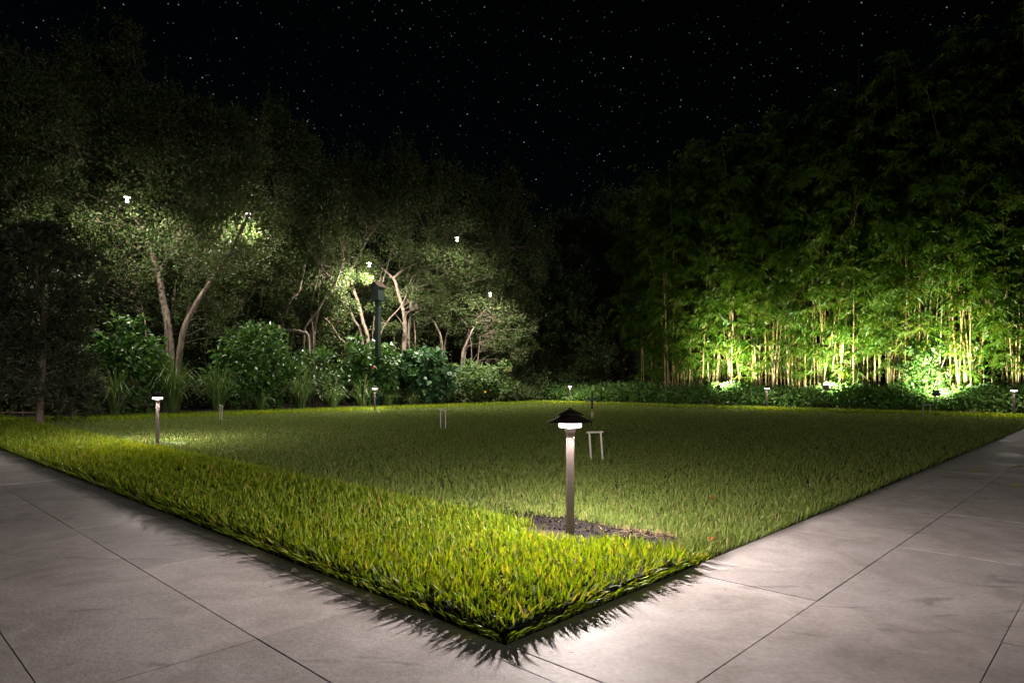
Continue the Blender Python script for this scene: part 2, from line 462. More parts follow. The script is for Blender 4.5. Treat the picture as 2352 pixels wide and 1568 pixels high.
# ------------------------------------------------------------------ ground, lawn bed, path
def sheet(name, pts, z, mat, kind='structure'):
    V = np.array([(p[0], p[1], z) for p in pts])
    me = mesh_np(name, V, [np.arange(len(V))[None]], mat, smooth=False)
    o = obj(name, me); o['kind'] = kind
    return o
gnd = sheet('ground', [(-400, -200), (400, -200), (400, 600), (-400, 600)], -0.06, M['ground'])
lawn = sheet('lawn_soil', [ab(0, 0), ab(LA, 0), ab(LA, LB), ab(0, LB)], -0.004, M['soil'])
turf = sheet('lawn_turf', [ab(STRIP + 0.36, 0.005), ab(LA, 0.005), ab(LA, LB), ab(STRIP + 0.36, LB)], 0.001, M['turf'])
PATH_W = 5.6
path = sheet('path', [ab(-PATH_W, -PATH_W), ab(LA + 3, -PATH_W), ab(LA + 3, -0.002), ab(-0.002, -0.002), ab(-0.002, LB + 6), ab(-PATH_W, LB + 6)], -0.0045, M['joint'])
J = 0.0022
slab_cache = {}
def slab_mesh(la, lb):
    key = (round(la, 3), round(lb, 3))
    if key not in slab_cache:
        m = MB(); m.box((0, 0, -0.02), (la - J, lb - J, 0.04), 0, 0.0012)
        slab_cache[key] = m.mesh('paving_slab', M['concrete'])
    return slab_cache[key]
def slab(a0, a1, b0, b1, name='paving_slab'):
    o = obj(name, slab_mesh(a1 - a0, b1 - b0), path)
    o.location = ab((a0 + a1) / 2, (b0 + b1) / 2, rng.normal() * 0.0005)
    o.rotation_euler = (rng.normal() * 0.0008, rng.normal() * 0.0008, ANG_A)
SW, SL = 0.555, 1.11
EDGE = 0.088
# left path: rows parallel to the b axis
rows = [(-0.51, -EDGE)] + [(-0.51 - SW * (k + 1), -0.51 - SW * k) for k in range(4)]
for (a0, a1) in rows:
    for k in range(-2, 13):
        slab(a0, a1, 0.6 + SL * (k - 1), 0.6 + SL * k)
for k in range(-2, 13):
    slab(-EDGE, 0.0, 0.02 + 0.6 + SL * (k - 1) - 0.3, 0.02 + 0.6 + SL * k - 0.3, 'edging_strip')
# right path: rows parallel to the a axis
for r in range(4):
    b1, b0 = -SW * r, -SW * (r + 1)
    for k in range(0, 17):
        slab(max(0.0, 1.09 + SL * (k - 1)), 1.09 + SL * k, b0, b1)

# ------------------------------------------------------------------ grass
def blades(name, A, B, hgt, wid, mat, lean, leandir=None, seg=2, base_z=0.0):
    n = len(A)
    P = abv(A, B, base_z)
    th = rng.random(n) * 2 * pi
    D = np.stack([np.cos(th), np.sin(th), np.zeros(n)], -1)
    if leandir is not None: D = unit(D + leandir)
    th2 = rng.random(n) * 2 * pi
    S = np.stack([np.cos(th2), np.sin(th2), np.zeros(n)], -1)
    cols = []
    ts = [0.0, 0.5] if seg == 2 else [0.0, 0.36, 0.72]
    wf = [0.75, 1.0] if seg == 2 else [0.7, 1.0, 0.8]
    cur = lean[:, None]
    for t_, f_ in zip(ts, wf):
        c = P + np.array([0, 0, 1.0]) * (hgt * (t_ - 0.25 * t_ * t_ * np.minimum(lean, 1.2)))[:, None] + D * (hgt[:, None] * cur * (0.35 * t_ + 0.65 * t_ * t_))
        cols.append(c + S * (wid * f_ * 0.5)[:, None]); cols.append(c - S * (wid * f_ * 0.5)[:, None])
    tip = P + np.array([0, 0, 1.0]) * (hgt * (1 - 0.25 * np.minimum(lean, 1.2)))[:, None] + D * (hgt[:, None] * cur)
    cols.append(tip)
    V = np.stack(cols, 1); k = V.shape[1]
    idx = np.arange(n)[:, None] * k
    if seg == 2:
        Q = idx + np.array([[0, 1, 3, 2]]); T = idx + np.array([[2, 3, 4]])
    else:
        Q = np.concatenate([idx + np.array([[0, 1, 3, 2]]), idx + np.array([[2, 3, 5, 4]])]); T = idx + np.array([[4, 5, 6]])
    me = mesh_np(name, V.reshape(-1, 3), [Q, T], mat, attr={'rnd': np.repeat(rng.random(n), k)}, smooth=False)
    return me
def dist_ab(A, B):
    p = abv(A, B, 0.0)
    return np.hypot(p[..., 0], p[..., 1])
def wob(x, s, ph=0.0):
    return np.sin(x * s + ph) * 0.5 + np.sin(x * s * 2.3 + 1.3 + ph) * 0.3 + np.sin(x * s * 5.1 + 2.1) * 0.2

def scatter(n, a0, a1, b0, b1, dens):
    """rejection: dens(d) in 0..1"""
    A = rng.uniform(a0, a1, n); B = rng.uniform(b0, b1, n)
    keep = rng.random(n) < dens(dist_ab(A, B))
    return A[keep], B[keep]
def soil_mask(A, B):
    """bare strip beside the nearest lamp, and the little one at the second"""
    w1 = 0.18 + 0.05 * wob(B, 6.0)
    m1 = (B > 0.26 + 0.07 * wob(A, 20)) & (B < 1.42 + 0.06 * wob(A, 14)) & (np.abs(A - (1.43 - 0.06 * (B - 0.7))) < w1 * np.clip((1.46 - B) * 2.2, 0.1, 1.0) * np.clip(0.35 + B * 1.2, 0.35, 1.0))
    m2 = ((A - 1.62) / 0.2) ** 2 + ((B - 7.6) / 0.28) ** 2 < 1
    m3 = ((A - 1.15) / 0.16) ** 2 + ((B - 0.72) / 0.25) ** 2 < 1
    return m1 | m2 | m3
# raised mat of thatch under the long grass
nb = 150
bs = np.linspace(-0.0, LB + 8, nb)
prof = [(0.012, -0.012), (0.008, 0.012), (0.03, 0.032), (0.10, 0.040), (0.6, 0.042), (1.1, 0.036), (1.25, 0.012), (1.30, -0.012)]
V = np.concatenate([abv(np.full(nb, a_) + 0.010 * wob(bs, 7.0 + 3 * i) , bs + (0.012 if i else 0.0), z_ + 0.006 * wob(bs, 5.0 + i) * (z_ > 0)) for i, (a_, z_) in enumerate(prof)])
Q = np.array([(i * nb + j, (i + 1) * nb + j, (i + 1) * nb + j + 1, i * nb + j + 1) for i in range(len(prof) - 1) for j in range(nb - 1)])
T_ = np.array([[i * nb for i in range(len(prof))]])
me = mesh_np('turf_mat', V, [Q, T_], M['thatch'])
obj('turf_mat', me, kind='structure')
# margin of long grass beside the left path
A, B = scatter(108000, 0.0, STRIP, 0.0, LB, lambda d: np.clip((3.2 / d) ** 0.9, 0, 1))
k = ~soil_mask(A, B) & (A > 0.016 + 0.014 * wob(B, 9.0)) & (B > 0.012 + 0.012 * wob(A, 11.0)); A, B = A[k], B[k]
dd = dist_ab(A, B)
patch = 0.5 + 0.5 * wob(A * 3 + B * 1.7, 2.0) * wob(B, 2.9, 1.0)
hg = (0.030 + 0.034 * rng.random(len(A)) + 0.016 * patch) * (0.65 + 0.6 * rng.random(len(A)))
ed = np.clip(1 - A / 0.10, 0, 1) + np.clip(1 - B / 0.10, 0, 1)
ld = -np.clip(1 - A / 0.12, 0, 1)[:, None] * np.array([DA[0], DA[1], 0]) * 1.6 - np.clip(1 - B / 0.12, 0, 1)[:, None] * np.array([DB[0], DB[1], 0]) * 1.6
me = blades('long_grass', A, B, hg, (0.0058 + 0.0038 * rng.random(len(A))) * np.maximum(1, (dd / 6.0) ** 0.6), M['rough_grass'], np.abs(rng.normal(0.32, 0.30, len(A))) + 0.35 * np.minimum(ed, 1), ld, seg=3, base_z=0.030 * np.clip(np.minimum(A, B + 0.03) / 0.05, 0.2, 1) * np.clip((STRIP - A) / 0.2, 0, 1))
g1 = obj('long_grass', me, kind='stuff'); tag(g1, 'long bright green grass margin beside the left hand path', 'grass')
# runners and blades that lie over the edge of the paving
n = 1000
B_ = rng.uniform(0, 9, n) ** 1.0; A_ = rng.uniform(-0.01, 0.03, n)
n2_ = 200
A_ = np.concatenate([A_, rng.uniform(0, 1.3, n2_)]); B_ = np.concatenate([B_, rng.uniform(-0.01, 0.03, n2_)])
isA = np.arange(len(A_)) < n
ldv = np.where(isA[:, None], -np.array([DA[0], DA[1], 0.0]), -np.array([DB[0], DB[1], 0.0])) * 2.2
me = blades('edge_grass', A_, B_, 0.045 + 0.04 * rng.random(len(A_)), 0.0075 + 0.003 * rng.random(len(A_)), M['rough_grass'], 0.7 + 0.5 * rng.random(len(A_)), ldv, seg=3, base_z=0.004)
tag(obj('edge_grass', me, kind='stuff'), 'grass blades leaning out over the paving edge', 'grass')
# mown lawn
dg = np.linspace(2.2, 27, 800); pd = np.minimum(1, (3.3 / dg) ** 1.7) * dg
cdf = np.concatenate([[0], np.cumsum((pd[1:] + pd[:-1]) / 2)]); cdf /= cdf[-1]
n = 440000
dr = np.interp(rng.random(n), cdf, dg); tr = rng.uniform(radians(90 - 52), radians(90 + 47), n)
rel = np.stack([dr * np.cos(tr), dr * np.sin(tr)], -1) - C0
A, B = rel @ DA, rel @ DB
k = ~soil_mask(A, B) & (A > STRIP - 0.02 + 0.03 * wob(B, 3.0)) & (A < LA - 1.0) & (B < LB - 1.05) & (B > 0)
A, B = A[k], B[k]
dd = dist_ab(A, B)
tall = np.exp(-((A - STRIP - 0.05) / 0.25) ** 2) * 0.012 + np.exp(-(B / 0.22) ** 2) * 0.012
hg = (0.030 + 0.022 * rng.random(len(A)) + tall) * (0.8 + 0.35 * rng.random(len(A)))
ld = -np.clip(1 - B / 0.08, 0, 1)[:, None] * np.array([DB[0], DB[1], 0]) * 1.3
me = blades('mown_grass', A, B, hg, (0.0036 + 0.0015 * rng.random(len(A))) * np.maximum(1, (dd / 3.4) ** 0.8), M['mown_grass'], np.abs(rng.normal(0.4, 0.25, len(A))), ld, seg=2)
g2 = obj('mown_grass', me, kind='stuff'); tag(g2, 'short mown green grass of the croquet lawn', 'grass')
# longer fringe on the two far sides
A1, B1 = scatter(52000, 0, LA, LB - 1.1, LB + 0.25, lambda d: np.clip((9.0 / d) ** 1.2, 0, 1) * 0.9)
A2, B2 = scatter(46000, LA - 1.05, LA + 0.25, 0.0, LB, lambda d: np.clip((9.0 / d) ** 1.2, 0, 1) * 0.9)
A = np.concatenate([A1, A2]); B = np.concatenate([B1, B2])
k = (A > STRIP) ; A, B = A[k], B[k]
dd = dist_ab(A, B)
hg = 0.06 + 0.05 * rng.random(len(A))
me = blades('fringe_grass', A, B, hg, 0.009 * (dd / 6.0) ** 0.75, M['rough_grass'], np.abs(rng.normal(0.35, 0.2, len(A))), seg=2)
tag(obj('fringe_grass', me, kind='stuff'), 'longer grass fringe along the far sides of the lawn', 'grass')
# left of the lawn, past the dark tree
A, B = scatter(30000, 0.0, STRIP, LB, LB + 8, lambda d: np.clip((9.0 / d), 0, 1))
dd = dist_ab(A, B)
me = blades('side_grass', A, B, 0.06 + 0.05 * rng.random(len(A)), 0.007 * (dd / 6.0) ** 0.7, M['rough_grass'], np.abs(rng.normal(0.35, 0.2, len(A))), seg=2)
tag(obj('side_grass', me, kind='stuff'), 'grass margin running on past the dark tree', 'grass')
# straw and clods in the bare strip
n = 650
A = rng.normal(1.60, 0.06, n) - 0.10 * (rng.random(n) < 0.25); B = rng.uniform(0.12, 1.35, n)
k = rng.random(n) < np.where(B < 0.65, 1.0, 0.25); A, B = A[k], B[k]
th = rng.random(len(A)) * 2 * pi
D = np.stack([np.cos(th), np.sin(th), rng.normal(0.05, 0.15, len(A))], -1)
me = leaf_mesh('straw', abv(A, B, 0.004) + np.array([0, 0, 1]) * rng.random(len(A))[:, None] * 0.014, D, np.tile([0, 0, 1.0], (len(A), 1)) + rdir(len(A)) * 0.3, 0.03 + 0.05 * rng.random(len(A)), 0.0028, M['straw'])
tag(obj('straw', me, kind='stuff'), 'dry straw scattered over the bare soil strip', 'straw')
m = MB()
for k in range(420):
    a_, b_ = rng.normal(1.40, 0.15), rng.uniform(0.0, 1.4)
    r = 0.003 + 0.009 * rng.random() ** 2
    c = np.array(ab(a_, b_, r * 0.3))
    V = rdir(6) * 0.25 + np.array([[1, 0, 0], [-1, 0, 0], [0, 1, 0], [0, -1, 0], [0, 0, 1], [0, 0, -1.0]])
    m.add(V * r + c, (), [(0, 2, 4), (2, 1, 4), (1, 3, 4), (3, 0, 4), (2, 0, 5), (1, 2, 5), (3, 1, 5), (0, 3, 5)])
o = m.build('soil_clods', M['soil']); tag(o, 'dark crumbs of soil in the bare strip', 'soil', kind='stuff')

# ------------------------------------------------------------------ path lamps
def lamp_meshes():
    r = {}
    p = MB(); p.box((0, 0, 0.277), (0.036, 0.036, 0.556), 0, 0.003); r['post'] = p.mesh('post', M['post_metal'])
    c = MB(); c.lathe([(0.0, 0.552), (0.0235, 0.552), (0.0245, 0.556), (0.0315, 0.581), (0.031, 0.584), (0.0, 0.584)], 24); r['collar'] = c.mesh('collar', M['post_metal'], True)
    l = MB(); l.lathe([(0.0575, 0.5875), (0.059, 0.590), (0.059, 0.6162)], 24); r['lens'] = l.mesh('lens', M['lens'], True)
    l = MB(); l.lathe([(0.0, 0.5842), (0.054, 0.5842), (0.0575, 0.5875)], 24); r['lens_base'] = l.mesh('lens_base', M['lens_base'], True)
    s = MB(); s.lathe([(0.059, 0.6165), (0.112, 0.6155), (0.1205, 0.6125)], 32); r['reflector'] = s.mesh('reflector', M['reflector'], True)
    s = MB(); s.lathe([(0.0, 0.6180), (0.112, 0.6170), (0.1205, 0.6135), (0.1225, 0.612), (0.1225, 0.615), (0.10, 0.6225), (0.06, 0.641), (0.049, 0.648), (0.04, 0.651), (0.0, 0.651)], 32); r['shade'] = s.mesh('shade', M['bronze'], True)
    s = MB(); s.lathe([(0.0, 0.652), (0.069, 0.6515), (0.072, 0.650), (0.071, 0.653), (0.04, 0.666), (0.016, 0.677), (0.0, 0.678)], 32); r['upper_shade'] = s.mesh('upper_shade', M['bronze'], True)
    s = MB(); s.lathe([(0.0095, 0.674), (0.0095, 0.684), (0.006, 0.688), (0.0, 0.6885)], 16); r['finial'] = s.mesh('finial', M['bronze'], True)
    return r
LM = lamp_meshes()

def path_lamp(loc, rz, label, watt=210.0):
    t = thing('path_lamp', label, 'garden lamp', loc, rz, 'path lamps round the lawn')
    for k in ('post', 'collar', 'lens_base', 'lens', 'reflector', 'shade', 'upper_shade'):
        o = obj(k, LM[k], t)
    obj('finial', LM['finial'], o)
    L = bpy.data.lights.new('path_lamp_light', 'POINT')
    L.energy = watt; L.shadow_soft_size = 0.042; L.color = (1.0, 0.885, 0.84)
    lo = bpy.data.objects.new('path_lamp_light', L); link(lo, t); lo.location = (0, 0, 0.598)
    return t
path_lamp(ab(1.22, 0.72, -0.01), 0.10, 'nearest and largest path lamp with tiered dark shade, in the front corner', 470.0)
path_lamp(ab(1.53, 7.8, -0.01), 0.3, 'lit path lamp before the tall grass tufts, second nearest on the left', 340.0)
path_lamp(ab(8.8, 13.5, -0.01), 0.5, 'small lit path lamp below the green nest box post')
path_lamp(ab(17.0, 13.35, -0.01), 0.2, 'farthest small path lamp at the back corner, behind the nearest lamp')
path_lamp(ab(16.95, 6.2, -0.01), 0.4, 'small lit path lamp before the low ground cover under the bamboo')
path_lamp(ab(16.9, 0.62, -0.01), 0.4, 'lit path lamp cut by the right edge of the picture', 130.0)

# ------------------------------------------------------------------ croquet hoops and peg
def hoop(u, v, span, hgt, rz, lean, label, mat='hoop', over=0.018, rad=0.0095):
    Y = F * H / (v - VH)
    p = at(u, v, Y)
    t = thing('croquet_hoop', label, 'croquet hoop', (p[0], p[1], 0), rz, 'croquet hoops on the lawn')
    t.rotation_euler = (0, lean, rz)
    for s in (-1, 1):
        m = MB(); m.tube([(s * span / 2, 0, -0.03), (s * span / 2, 0, hgt * 0.5), (s * span / 2, 0, hgt)], rad, 10)
        m.build('leg', M[mat], t, True)
    m = MB(); m.box((0, 0, hgt + rad * 0.6), (span + 2 * over + 2 * rad, rad * 2.1, rad * 1.9), 0, 0.002)
    m.build('crossbar', M[mat], t)
    return t
hoop(1371, 1057.5, 0.132, 0.285, radians(-35), radians(-4.5), 'nearest white croquet hoop just right of the nearest lamp')
hoop(1018, 985, 0.118, 0.315, radians(-40), radians(-1), 'white croquet hoop standing alone in mid lawn, left of the nearest lamp')
hoop(507, 965, 0.13, 0.30, radians(-48), radians(6), 'leaning white croquet hoop before the tall grass tufts')
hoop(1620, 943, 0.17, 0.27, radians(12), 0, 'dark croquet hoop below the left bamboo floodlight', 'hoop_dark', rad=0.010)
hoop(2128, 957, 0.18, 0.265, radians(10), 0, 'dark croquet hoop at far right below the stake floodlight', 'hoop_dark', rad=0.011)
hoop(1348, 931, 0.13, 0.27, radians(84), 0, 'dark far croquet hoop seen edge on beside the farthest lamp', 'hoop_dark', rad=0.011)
pY = F * H / (961 - VH); pp = at(1360, 961, pY)
t = thing('winning_peg', 'croquet peg banded white, yellow, black, red and blue behind the nearest lamp', 'croquet peg', (pp[0], pp[1], 0))
z0 = 0.0
for nm, hh in (('white', 0.15), ('yellow', 0.06), ('black', 0.06), ('red', 0.075), ('blue', 0.08)):
    m = MB(); m.lathe([(0.0, z0), (0.026, z0), (0.026, z0 + hh), (0.0, z0 + hh)], 16)
    m.build(nm + '_band', M['peg_' + nm], t, True); z0 += hh
m = MB(); m.lathe([(0.012, z0), (0.011, z0 + 0.16), (0.0, z0 + 0.165)], 10); m.build('clip_rod', M['peg_black'], t, True)

# ------------------------------------------------------------------ nest box, basket
bY = depth_b(868, 15.35); bp = at(868, 900, bY)
t = thing('nest_box', 'dark green nest box on a tall square green post before the trees', 'birdhouse', (bp[0], bp[1], 0), radians(-28))
sc = bY / F
ptop = H - (692 - VH) * sc
m = MB(); m.box((0, 0, ptop / 2), (0.125, 0.125, ptop), 0, 0.006); m.build('post', M['green_paint'], t)
m = MB(); m.box((0, 0, ptop + 0.012), (0.40, 0.34, 0.022), 0, 0.003); m.build('platform', M['green_paint'], t)
m = MB(); m.box((0, 0, ptop + 0.225), (0.27, 0.30, 0.40), 0, 0.005); bx = m.build('box', M['green_paint'], t)
m = MB()
V = np.array([[-0.135, -0.15, 0], [0.135, -0.15, 0], [0.0, -0.15, 0.17], [-0.135, 0.15, 0], [0.135, 0.15, 0], [0.0, 0.15, 0.17]]) + [0, 0, ptop + 0.4251]
m.add(V, [(0, 3, 4, 1)], [(0, 1, 2), (3, 5, 4)]); m.build('gable', M['green_paint'], t)
for s in (-1, 1):
    m = MB(); L_ = math.hypot(0.19, 0.235)
    P = np.array([[i * L_ / 2, j * 0.2, k * 0.01] for k in (-1, 1) for j in (-1, 1) for i in (-1, 1)])
    an = -s * math.atan2(0.235, 0.19) * 0.80
    R = np.array([[math.cos(an), 0, -math.sin(an)], [0, 1, 0], [math.sin(an), 0, math.cos(an)]])
    m.add(P @ R.T * 1.0 + [s * 0.095, 0, ptop + 0.50], [(0, 2, 3, 1), (4, 5, 7, 6), (0, 1, 5, 4), (2, 6, 7, 3), (0, 4, 6, 2), (1, 3, 7, 5)])
    m.build('roof_board', M['roof_wood'], t)
m = MB(); m.lathe([(0.0, -0.004), (0.03, -0.004), (0.03, 0.002), (0.0, 0.002)], 16)
hole = m.build('entrance_hole', M['peg_black'], bx); hole.location = (0, -0.151, ptop + 0.28); hole.rotation_euler = (radians(90), 0, 0)

kY = depth_b(1168, 15.2); kp = at(1168, 853, kY)
t = thing('slatted_basket', 'small slatted wooden basket on a stake at the right end of the shrubs', 'basket', (kp[0], kp[1], 0), 0.4)
zb = kp[2]
m = MB(); m.tube([(0, 0.02, -0.05), (0, 0.02, zb)], 0.012, 8); m.build('stake', M['dark_bark'], t, True)
for i in range(3):
    for s in (-1, 1):
        m = MB(); m.box((0, s * 0.07, zb + 0.02 + i * 0.055), (0.22, 0.014, 0.034), 0, 0.003); m.build('slat', M['basket_wood'], t)
for s in (-1, 1):
    m = MB(); m.box((s * 0.100, 0, zb + 0.075), (0.014, 0.12, 0.15), 0, 0.002); m.build('end_board', M['basket_wood'], t)
m = MB(); m.box((0, 0, zb - 0.006), (0.21, 0.12, 0.012)); m.build('bottom', M['basket_wood'], t)

# ------------------------------------------------------------------ trees
YA = depth_b(400, 16.8); YB = depth_b(715, 17.2); YC = depth_b(845, 17.4); YD = depth_b(930, 17.0); YE = depth_b(1050, 17.0)
LAMPS = [(292, 458, YA - 2.0), (570, 495, YB - 1.6), (848, 608, YC - 1.3), (1050, 549, YD - 2.0), (1126, 676, YE - 1.5)]
def clump_leaves(cent, rad, per, Lr, Wr, up=0.3, flat=0.8):
    """leaves around clump centres: returns P, D, N, L, W"""
    n = len(cent) * per
    c = np.repeat(cent, per, 0); r = np.repeat(rad, per)
    dr = rdir(n); dr[:, 2] *= flat
    P = c + dr * (r * rng.random(n) ** 0.45)[:, None]
    D = unit(dr * 0.7 + rdir(n) * 0.8 + np.array([0, 0, up]))
    N = rdir(n) * 0.9 + np.array([0, -0.25, 0.55])
    s = 0.7 + 0.6 * rng.random(n)
    return P, D, N, Lr * s, Wr * s
def blob_centres(blobs, Y):
    out = []; rad = []
    for bl in blobs:
        u, v, ru, rv, dY, n = bl[:6]
        dY = dY - 0.75
        s = (Y + dY) / F
        c = at(u, v, Y + dY)
        q = rdir(n) * (rng.random(n) ** 0.38)[:, None]
        out.append(c + q * np.array([ru * s, 0.75 * 0.5 * (ru + rv) * s, rv * s]))
        rad.append(rng.uniform(0.22, 0.52, n) * (bl[6] if len(bl) > 6 else 1.0))
    cc = np.concatenate(out); rr = np.concatenate(rad)
    k = cc[:, 2] > 0.25
    cu = UC + cc[:, 0] / cc[:, 1] * F; cv = VH - (cc[:, 2] - H) / cc[:, 1] * F
    for (lu, lv, lY) in LAMPS:                                   # the lamps hang in gaps of the crowns
        k &= ~((np.hypot(cu - lu, cv - lv) < 14 + rr * F / cc[:, 1] * 0.9) & (cc[:, 1] < lY + 0.5))
        k &= ~(np.linalg.norm(cc - at(lu, lv, lY), axis=1) < 0.78)
    return cc[k], rr[k]
def tree(label, base_u, base_v, Y, stems, blobs, per=95, leaf='oak_leaf', bark='bark', L=0.080, W=0.038, name='garden_tree', cat='tree', group=None, twig_r=0.006, up=0.35, thin=0, shoots=70):
    b0 = at(base_u, base_v, Y)
    t = thing(name, label, cat, (b0[0], b0[1], 0), 0, group)
    off = np.array([b0[0], b0[1], 0])
    sk = []
    for i, (pts, w0, w1) in enumerate(stems):
        pts = [(p[0], p[1], (p[2] if len(p) > 2 else 0.0)) for p in pts]
        W3 = [at(u, v, Y + dy) for (u, v, dy) in pts]
        ground = pts[0][1] > 740 and W3[0][2] < 2.6
        if ground:
            g = W3[0].copy(); g[2] = -0.1
            g[0] += (b0[0] - g[0]) * 0.35
            W3 = [g] + W3
        m_ = 8 * len(W3)
        cl = spline(W3, m_)
        cl += np.cumsum(rng.normal(0, 0.006, cl.shape), 0) * np.linspace(0, 1, m_)[:, None]
        r0, r1 = w0 * 0.41 * Y / F, w1 * 0.42 * Y / F
        tt = np.linspace(0, 1, m_)
        rad = (r0 + (r1 - r0) * tt) * (1 + 0.06 * rng.normal(size=m_))
        if ground: rad *= 1 + 0.35 * np.exp(-tt * 12)
        V, Q = tube_np(cl - off, rad, 10)
        me = mesh_np('trunk', V, [Q], M[bark])
        obj('trunk' if ground else 'limb', me, t)
        sk.append(cl)
    if thin:                                                    # tangle of thin stems round the main ones
        for k in range(thin):
            du = rng.uniform(-60, 60); lean_ = rng.uniform(-90, 90)
            v1 = rng.uniform(560, 650)
            pts = [at(base_u + du, 850, Y + rng.uniform(-0.3, 0.9)), at(base_u + du + lean_ * 0.25 + rng.normal(0, 8), 770, Y + rng.uniform(-0.3, 0.9)),
                   at(base_u + du + lean_ * 0.6 + rng.normal(0, 12), 700, Y + rng.uniform(-0.2, 0.9)), at(base_u + du + lean_ + rng.normal(0, 14), v1, Y + rng.uniform(0, 0.8))]
            pts[0][2] = -0.1
            cl = spline(pts, 22); cl += np.cumsum(rng.normal(0, 0.008, cl.shape), 0) * np.linspace(0, 1, 22)[:, None]
            V, Q = tube_np(cl - off, np.linspace(rng.uniform(2.0, 4.2), 1.2, 22) * 0.5 * Y / F, 7)
            obj('stem', mesh_np('stem', V, [Q], M[bark]), t); sk.append(cl)
    sk = np.concatenate(sk)
    cc, rr = blob_centres(blobs, Y)
    per = int(per * 2.9)
    # twigs from the nearest stem sample (with some randomness) to each clump
    mv, mq, nn = [], [], 0
    for c in cc:
        d2 = np.linalg.norm(sk - c, axis=1) + 0.7 * rng.random(len(sk)) + np.maximum(0, sk[:, 2] - c[2]) * 0.8
        s_ = sk[np.argmin(d2)]
        ln = np.linalg.norm(c - s_)
        mid1 = s_ + (c - s_) * 0.35 + rng.normal(0, 0.09, 3) * ln + np.array([0, 0, 0.05]) * ln
        mid2 = s_ + (c - s_) * 0.7 + rng.normal(0, 0.07, 3) * ln
        pl = spline([s_, mid1, mid2, c], 6)
        V, Q = tube_np(pl - off, np.linspace(twig_r * (0.8 + 0.6 * min(ln, 2.5)), 0.003, 6), 3)
        mv.append(V); mq.append(Q + nn); nn += len(V)
        for q in range(1):                                     # bare side twigs
            e = pl[5] + rng.normal(0, 0.28, 3)
            V, Q = tube_np(np.array([pl[4], (pl[4] + e) / 2 + rng.normal(0, 0.03, 3), e]) - off, [0.004, 0.003, 0.002], 3)
            mv.append(V); mq.append(Q + nn); nn += len(V)
    o = obj('branches', mesh_np('branches', np.concatenate(mv), [np.concatenate(mq)], M[bark]), t); o['kind'] = 'stuff'
    P, D, N, LL, WW = clump_leaves(cc, rr, per, L, W, up)
    if shoots:                                                  # upright leafy shoots break the outline
        top = np.argsort(cc[:, 2])[-len(cc) // 3:]
        si = rng.choice(top, shoots); q_ = 60
        sd = unit(np.array([0, 0, 1.0]) + rng.normal(0, 0.28, (shoots, 3)))
        ff = rng.random((shoots, q_, 1)); ln_ = rng.uniform(0.5, 1.25, (shoots, 1, 1))
        ps = (cc[si][:, None] + sd[:, None] * ln_ * ff + rng.normal(0, 0.05, (shoots, q_, 3)) * (1.15 - ff)).reshape(-1, 3)
        sh = (ps, unit(np.repeat(sd, q_, 0) + rdir(len(ps)) * 0.8), rdir(len(ps)))
    kp = rng.random(len(P)) < np.repeat(rng.uniform(0.3, 1.0, len(cc)), per)
    P, D, N, LL, WW = P[kp], D[kp], N[kp], LL[kp], WW[kp]
    if shoots:
        P = np.concatenate([P, sh[0]]); D = np.concatenate([D, sh[1]]); N = np.concatenate([N, sh[2]])
        LL = np.concatenate([LL, np.full(len(sh[0]), L * 0.9)]); WW = np.concatenate([WW, np.full(len(sh[0]), W * 0.9)])
    o = obj('crown', tri_leaf_mesh('crown', P - off, D, N, LL, WW, M[leaf]), t); o['kind'] = 'stuff'
    return t

TG = 'small leaved trees behind the shrubs'
YA = depth_b(400, 16.8)
tree('big leftmost tree with forked trunk, hung with the highest lamp', 398, 820, YA, [
    ([(390, 815), (386, 750), (373, 682), (364, 625), (346, 570), (312, 492), (288, 425), (250, 335), (215, 240)], 23, 7),
    ([(412, 822, -0.3), (424, 752, -0.3), (455, 692, -0.2), (500, 626), (542, 560), (575, 490)], 17, 7),
    ([(366, 628), (402, 560), (446, 488), (492, 462), (560, 455)], 14, 5),
    ([(350, 580), (255, 520, 0.3), (120, 505, 0.5), (20, 470, 0.6)], 9, 4),
    ([(446, 488), (470, 430), (520, 380), (540, 320)], 9, 4),
    ([(288, 425), (330, 360), (345, 280)], 9, 4),
    ([(392, 800, 0.4), (395, 740, 0.5), (410, 650, 0.7)], 12, 6),
    ], [(250, 400, 250, 170, 0.4, 210), (130, 320, 170, 150, 0.6, 120), (390, 350, 180, 130, 0.5, 130), (490, 520, 150, 130, 0.9, 110), (130, 560, 190, 130, 1.0, 130), (320, 620, 200, 90, 1.2, 100),
        (190, 190, 48, 105, 0.2, 60, 0.75), (170, 260, 90, 70, 0.3, 50), (285, 150, 38, 110, 0.3, 26, 0.6), (340, 265, 70, 60, 0.3, 40), (100, 205, 60, 70, 0.2, 34, 0.8), (460, 280, 55, 45, 0.5, 34, 0.8), (560, 330, 70, 70, 1.0, 40), (330, 720, 90, 50, 1.6, 30, 0.7), (470, 730, 80, 60, 1.6, 34, 0.7)], per=88, thin=3, group=TG)
tree('tree at the left picture edge rising above the dark tree', 5, 900, 15.6, [
    ([(-20, 880), (-10, 700), (10, 520), (40, 360), (30, 250)], 22, 7), ([(10, 520), (90, 420), (190, 380)], 10, 4), ([(0, 600), (-60, 470), (-110, 330)], 12, 4)],
    [(10, 360, 140, 170, 0, 120), (-80, 250, 100, 130, 0, 50), (80, 270, 90, 80, 0.2, 50), (-10, 560, 130, 130, 0.3, 70), (0, 170, 40, 60, 0, 18, 0.7)], per=84, thin=3, group=TG)
YB = depth_b(715, 17.2)
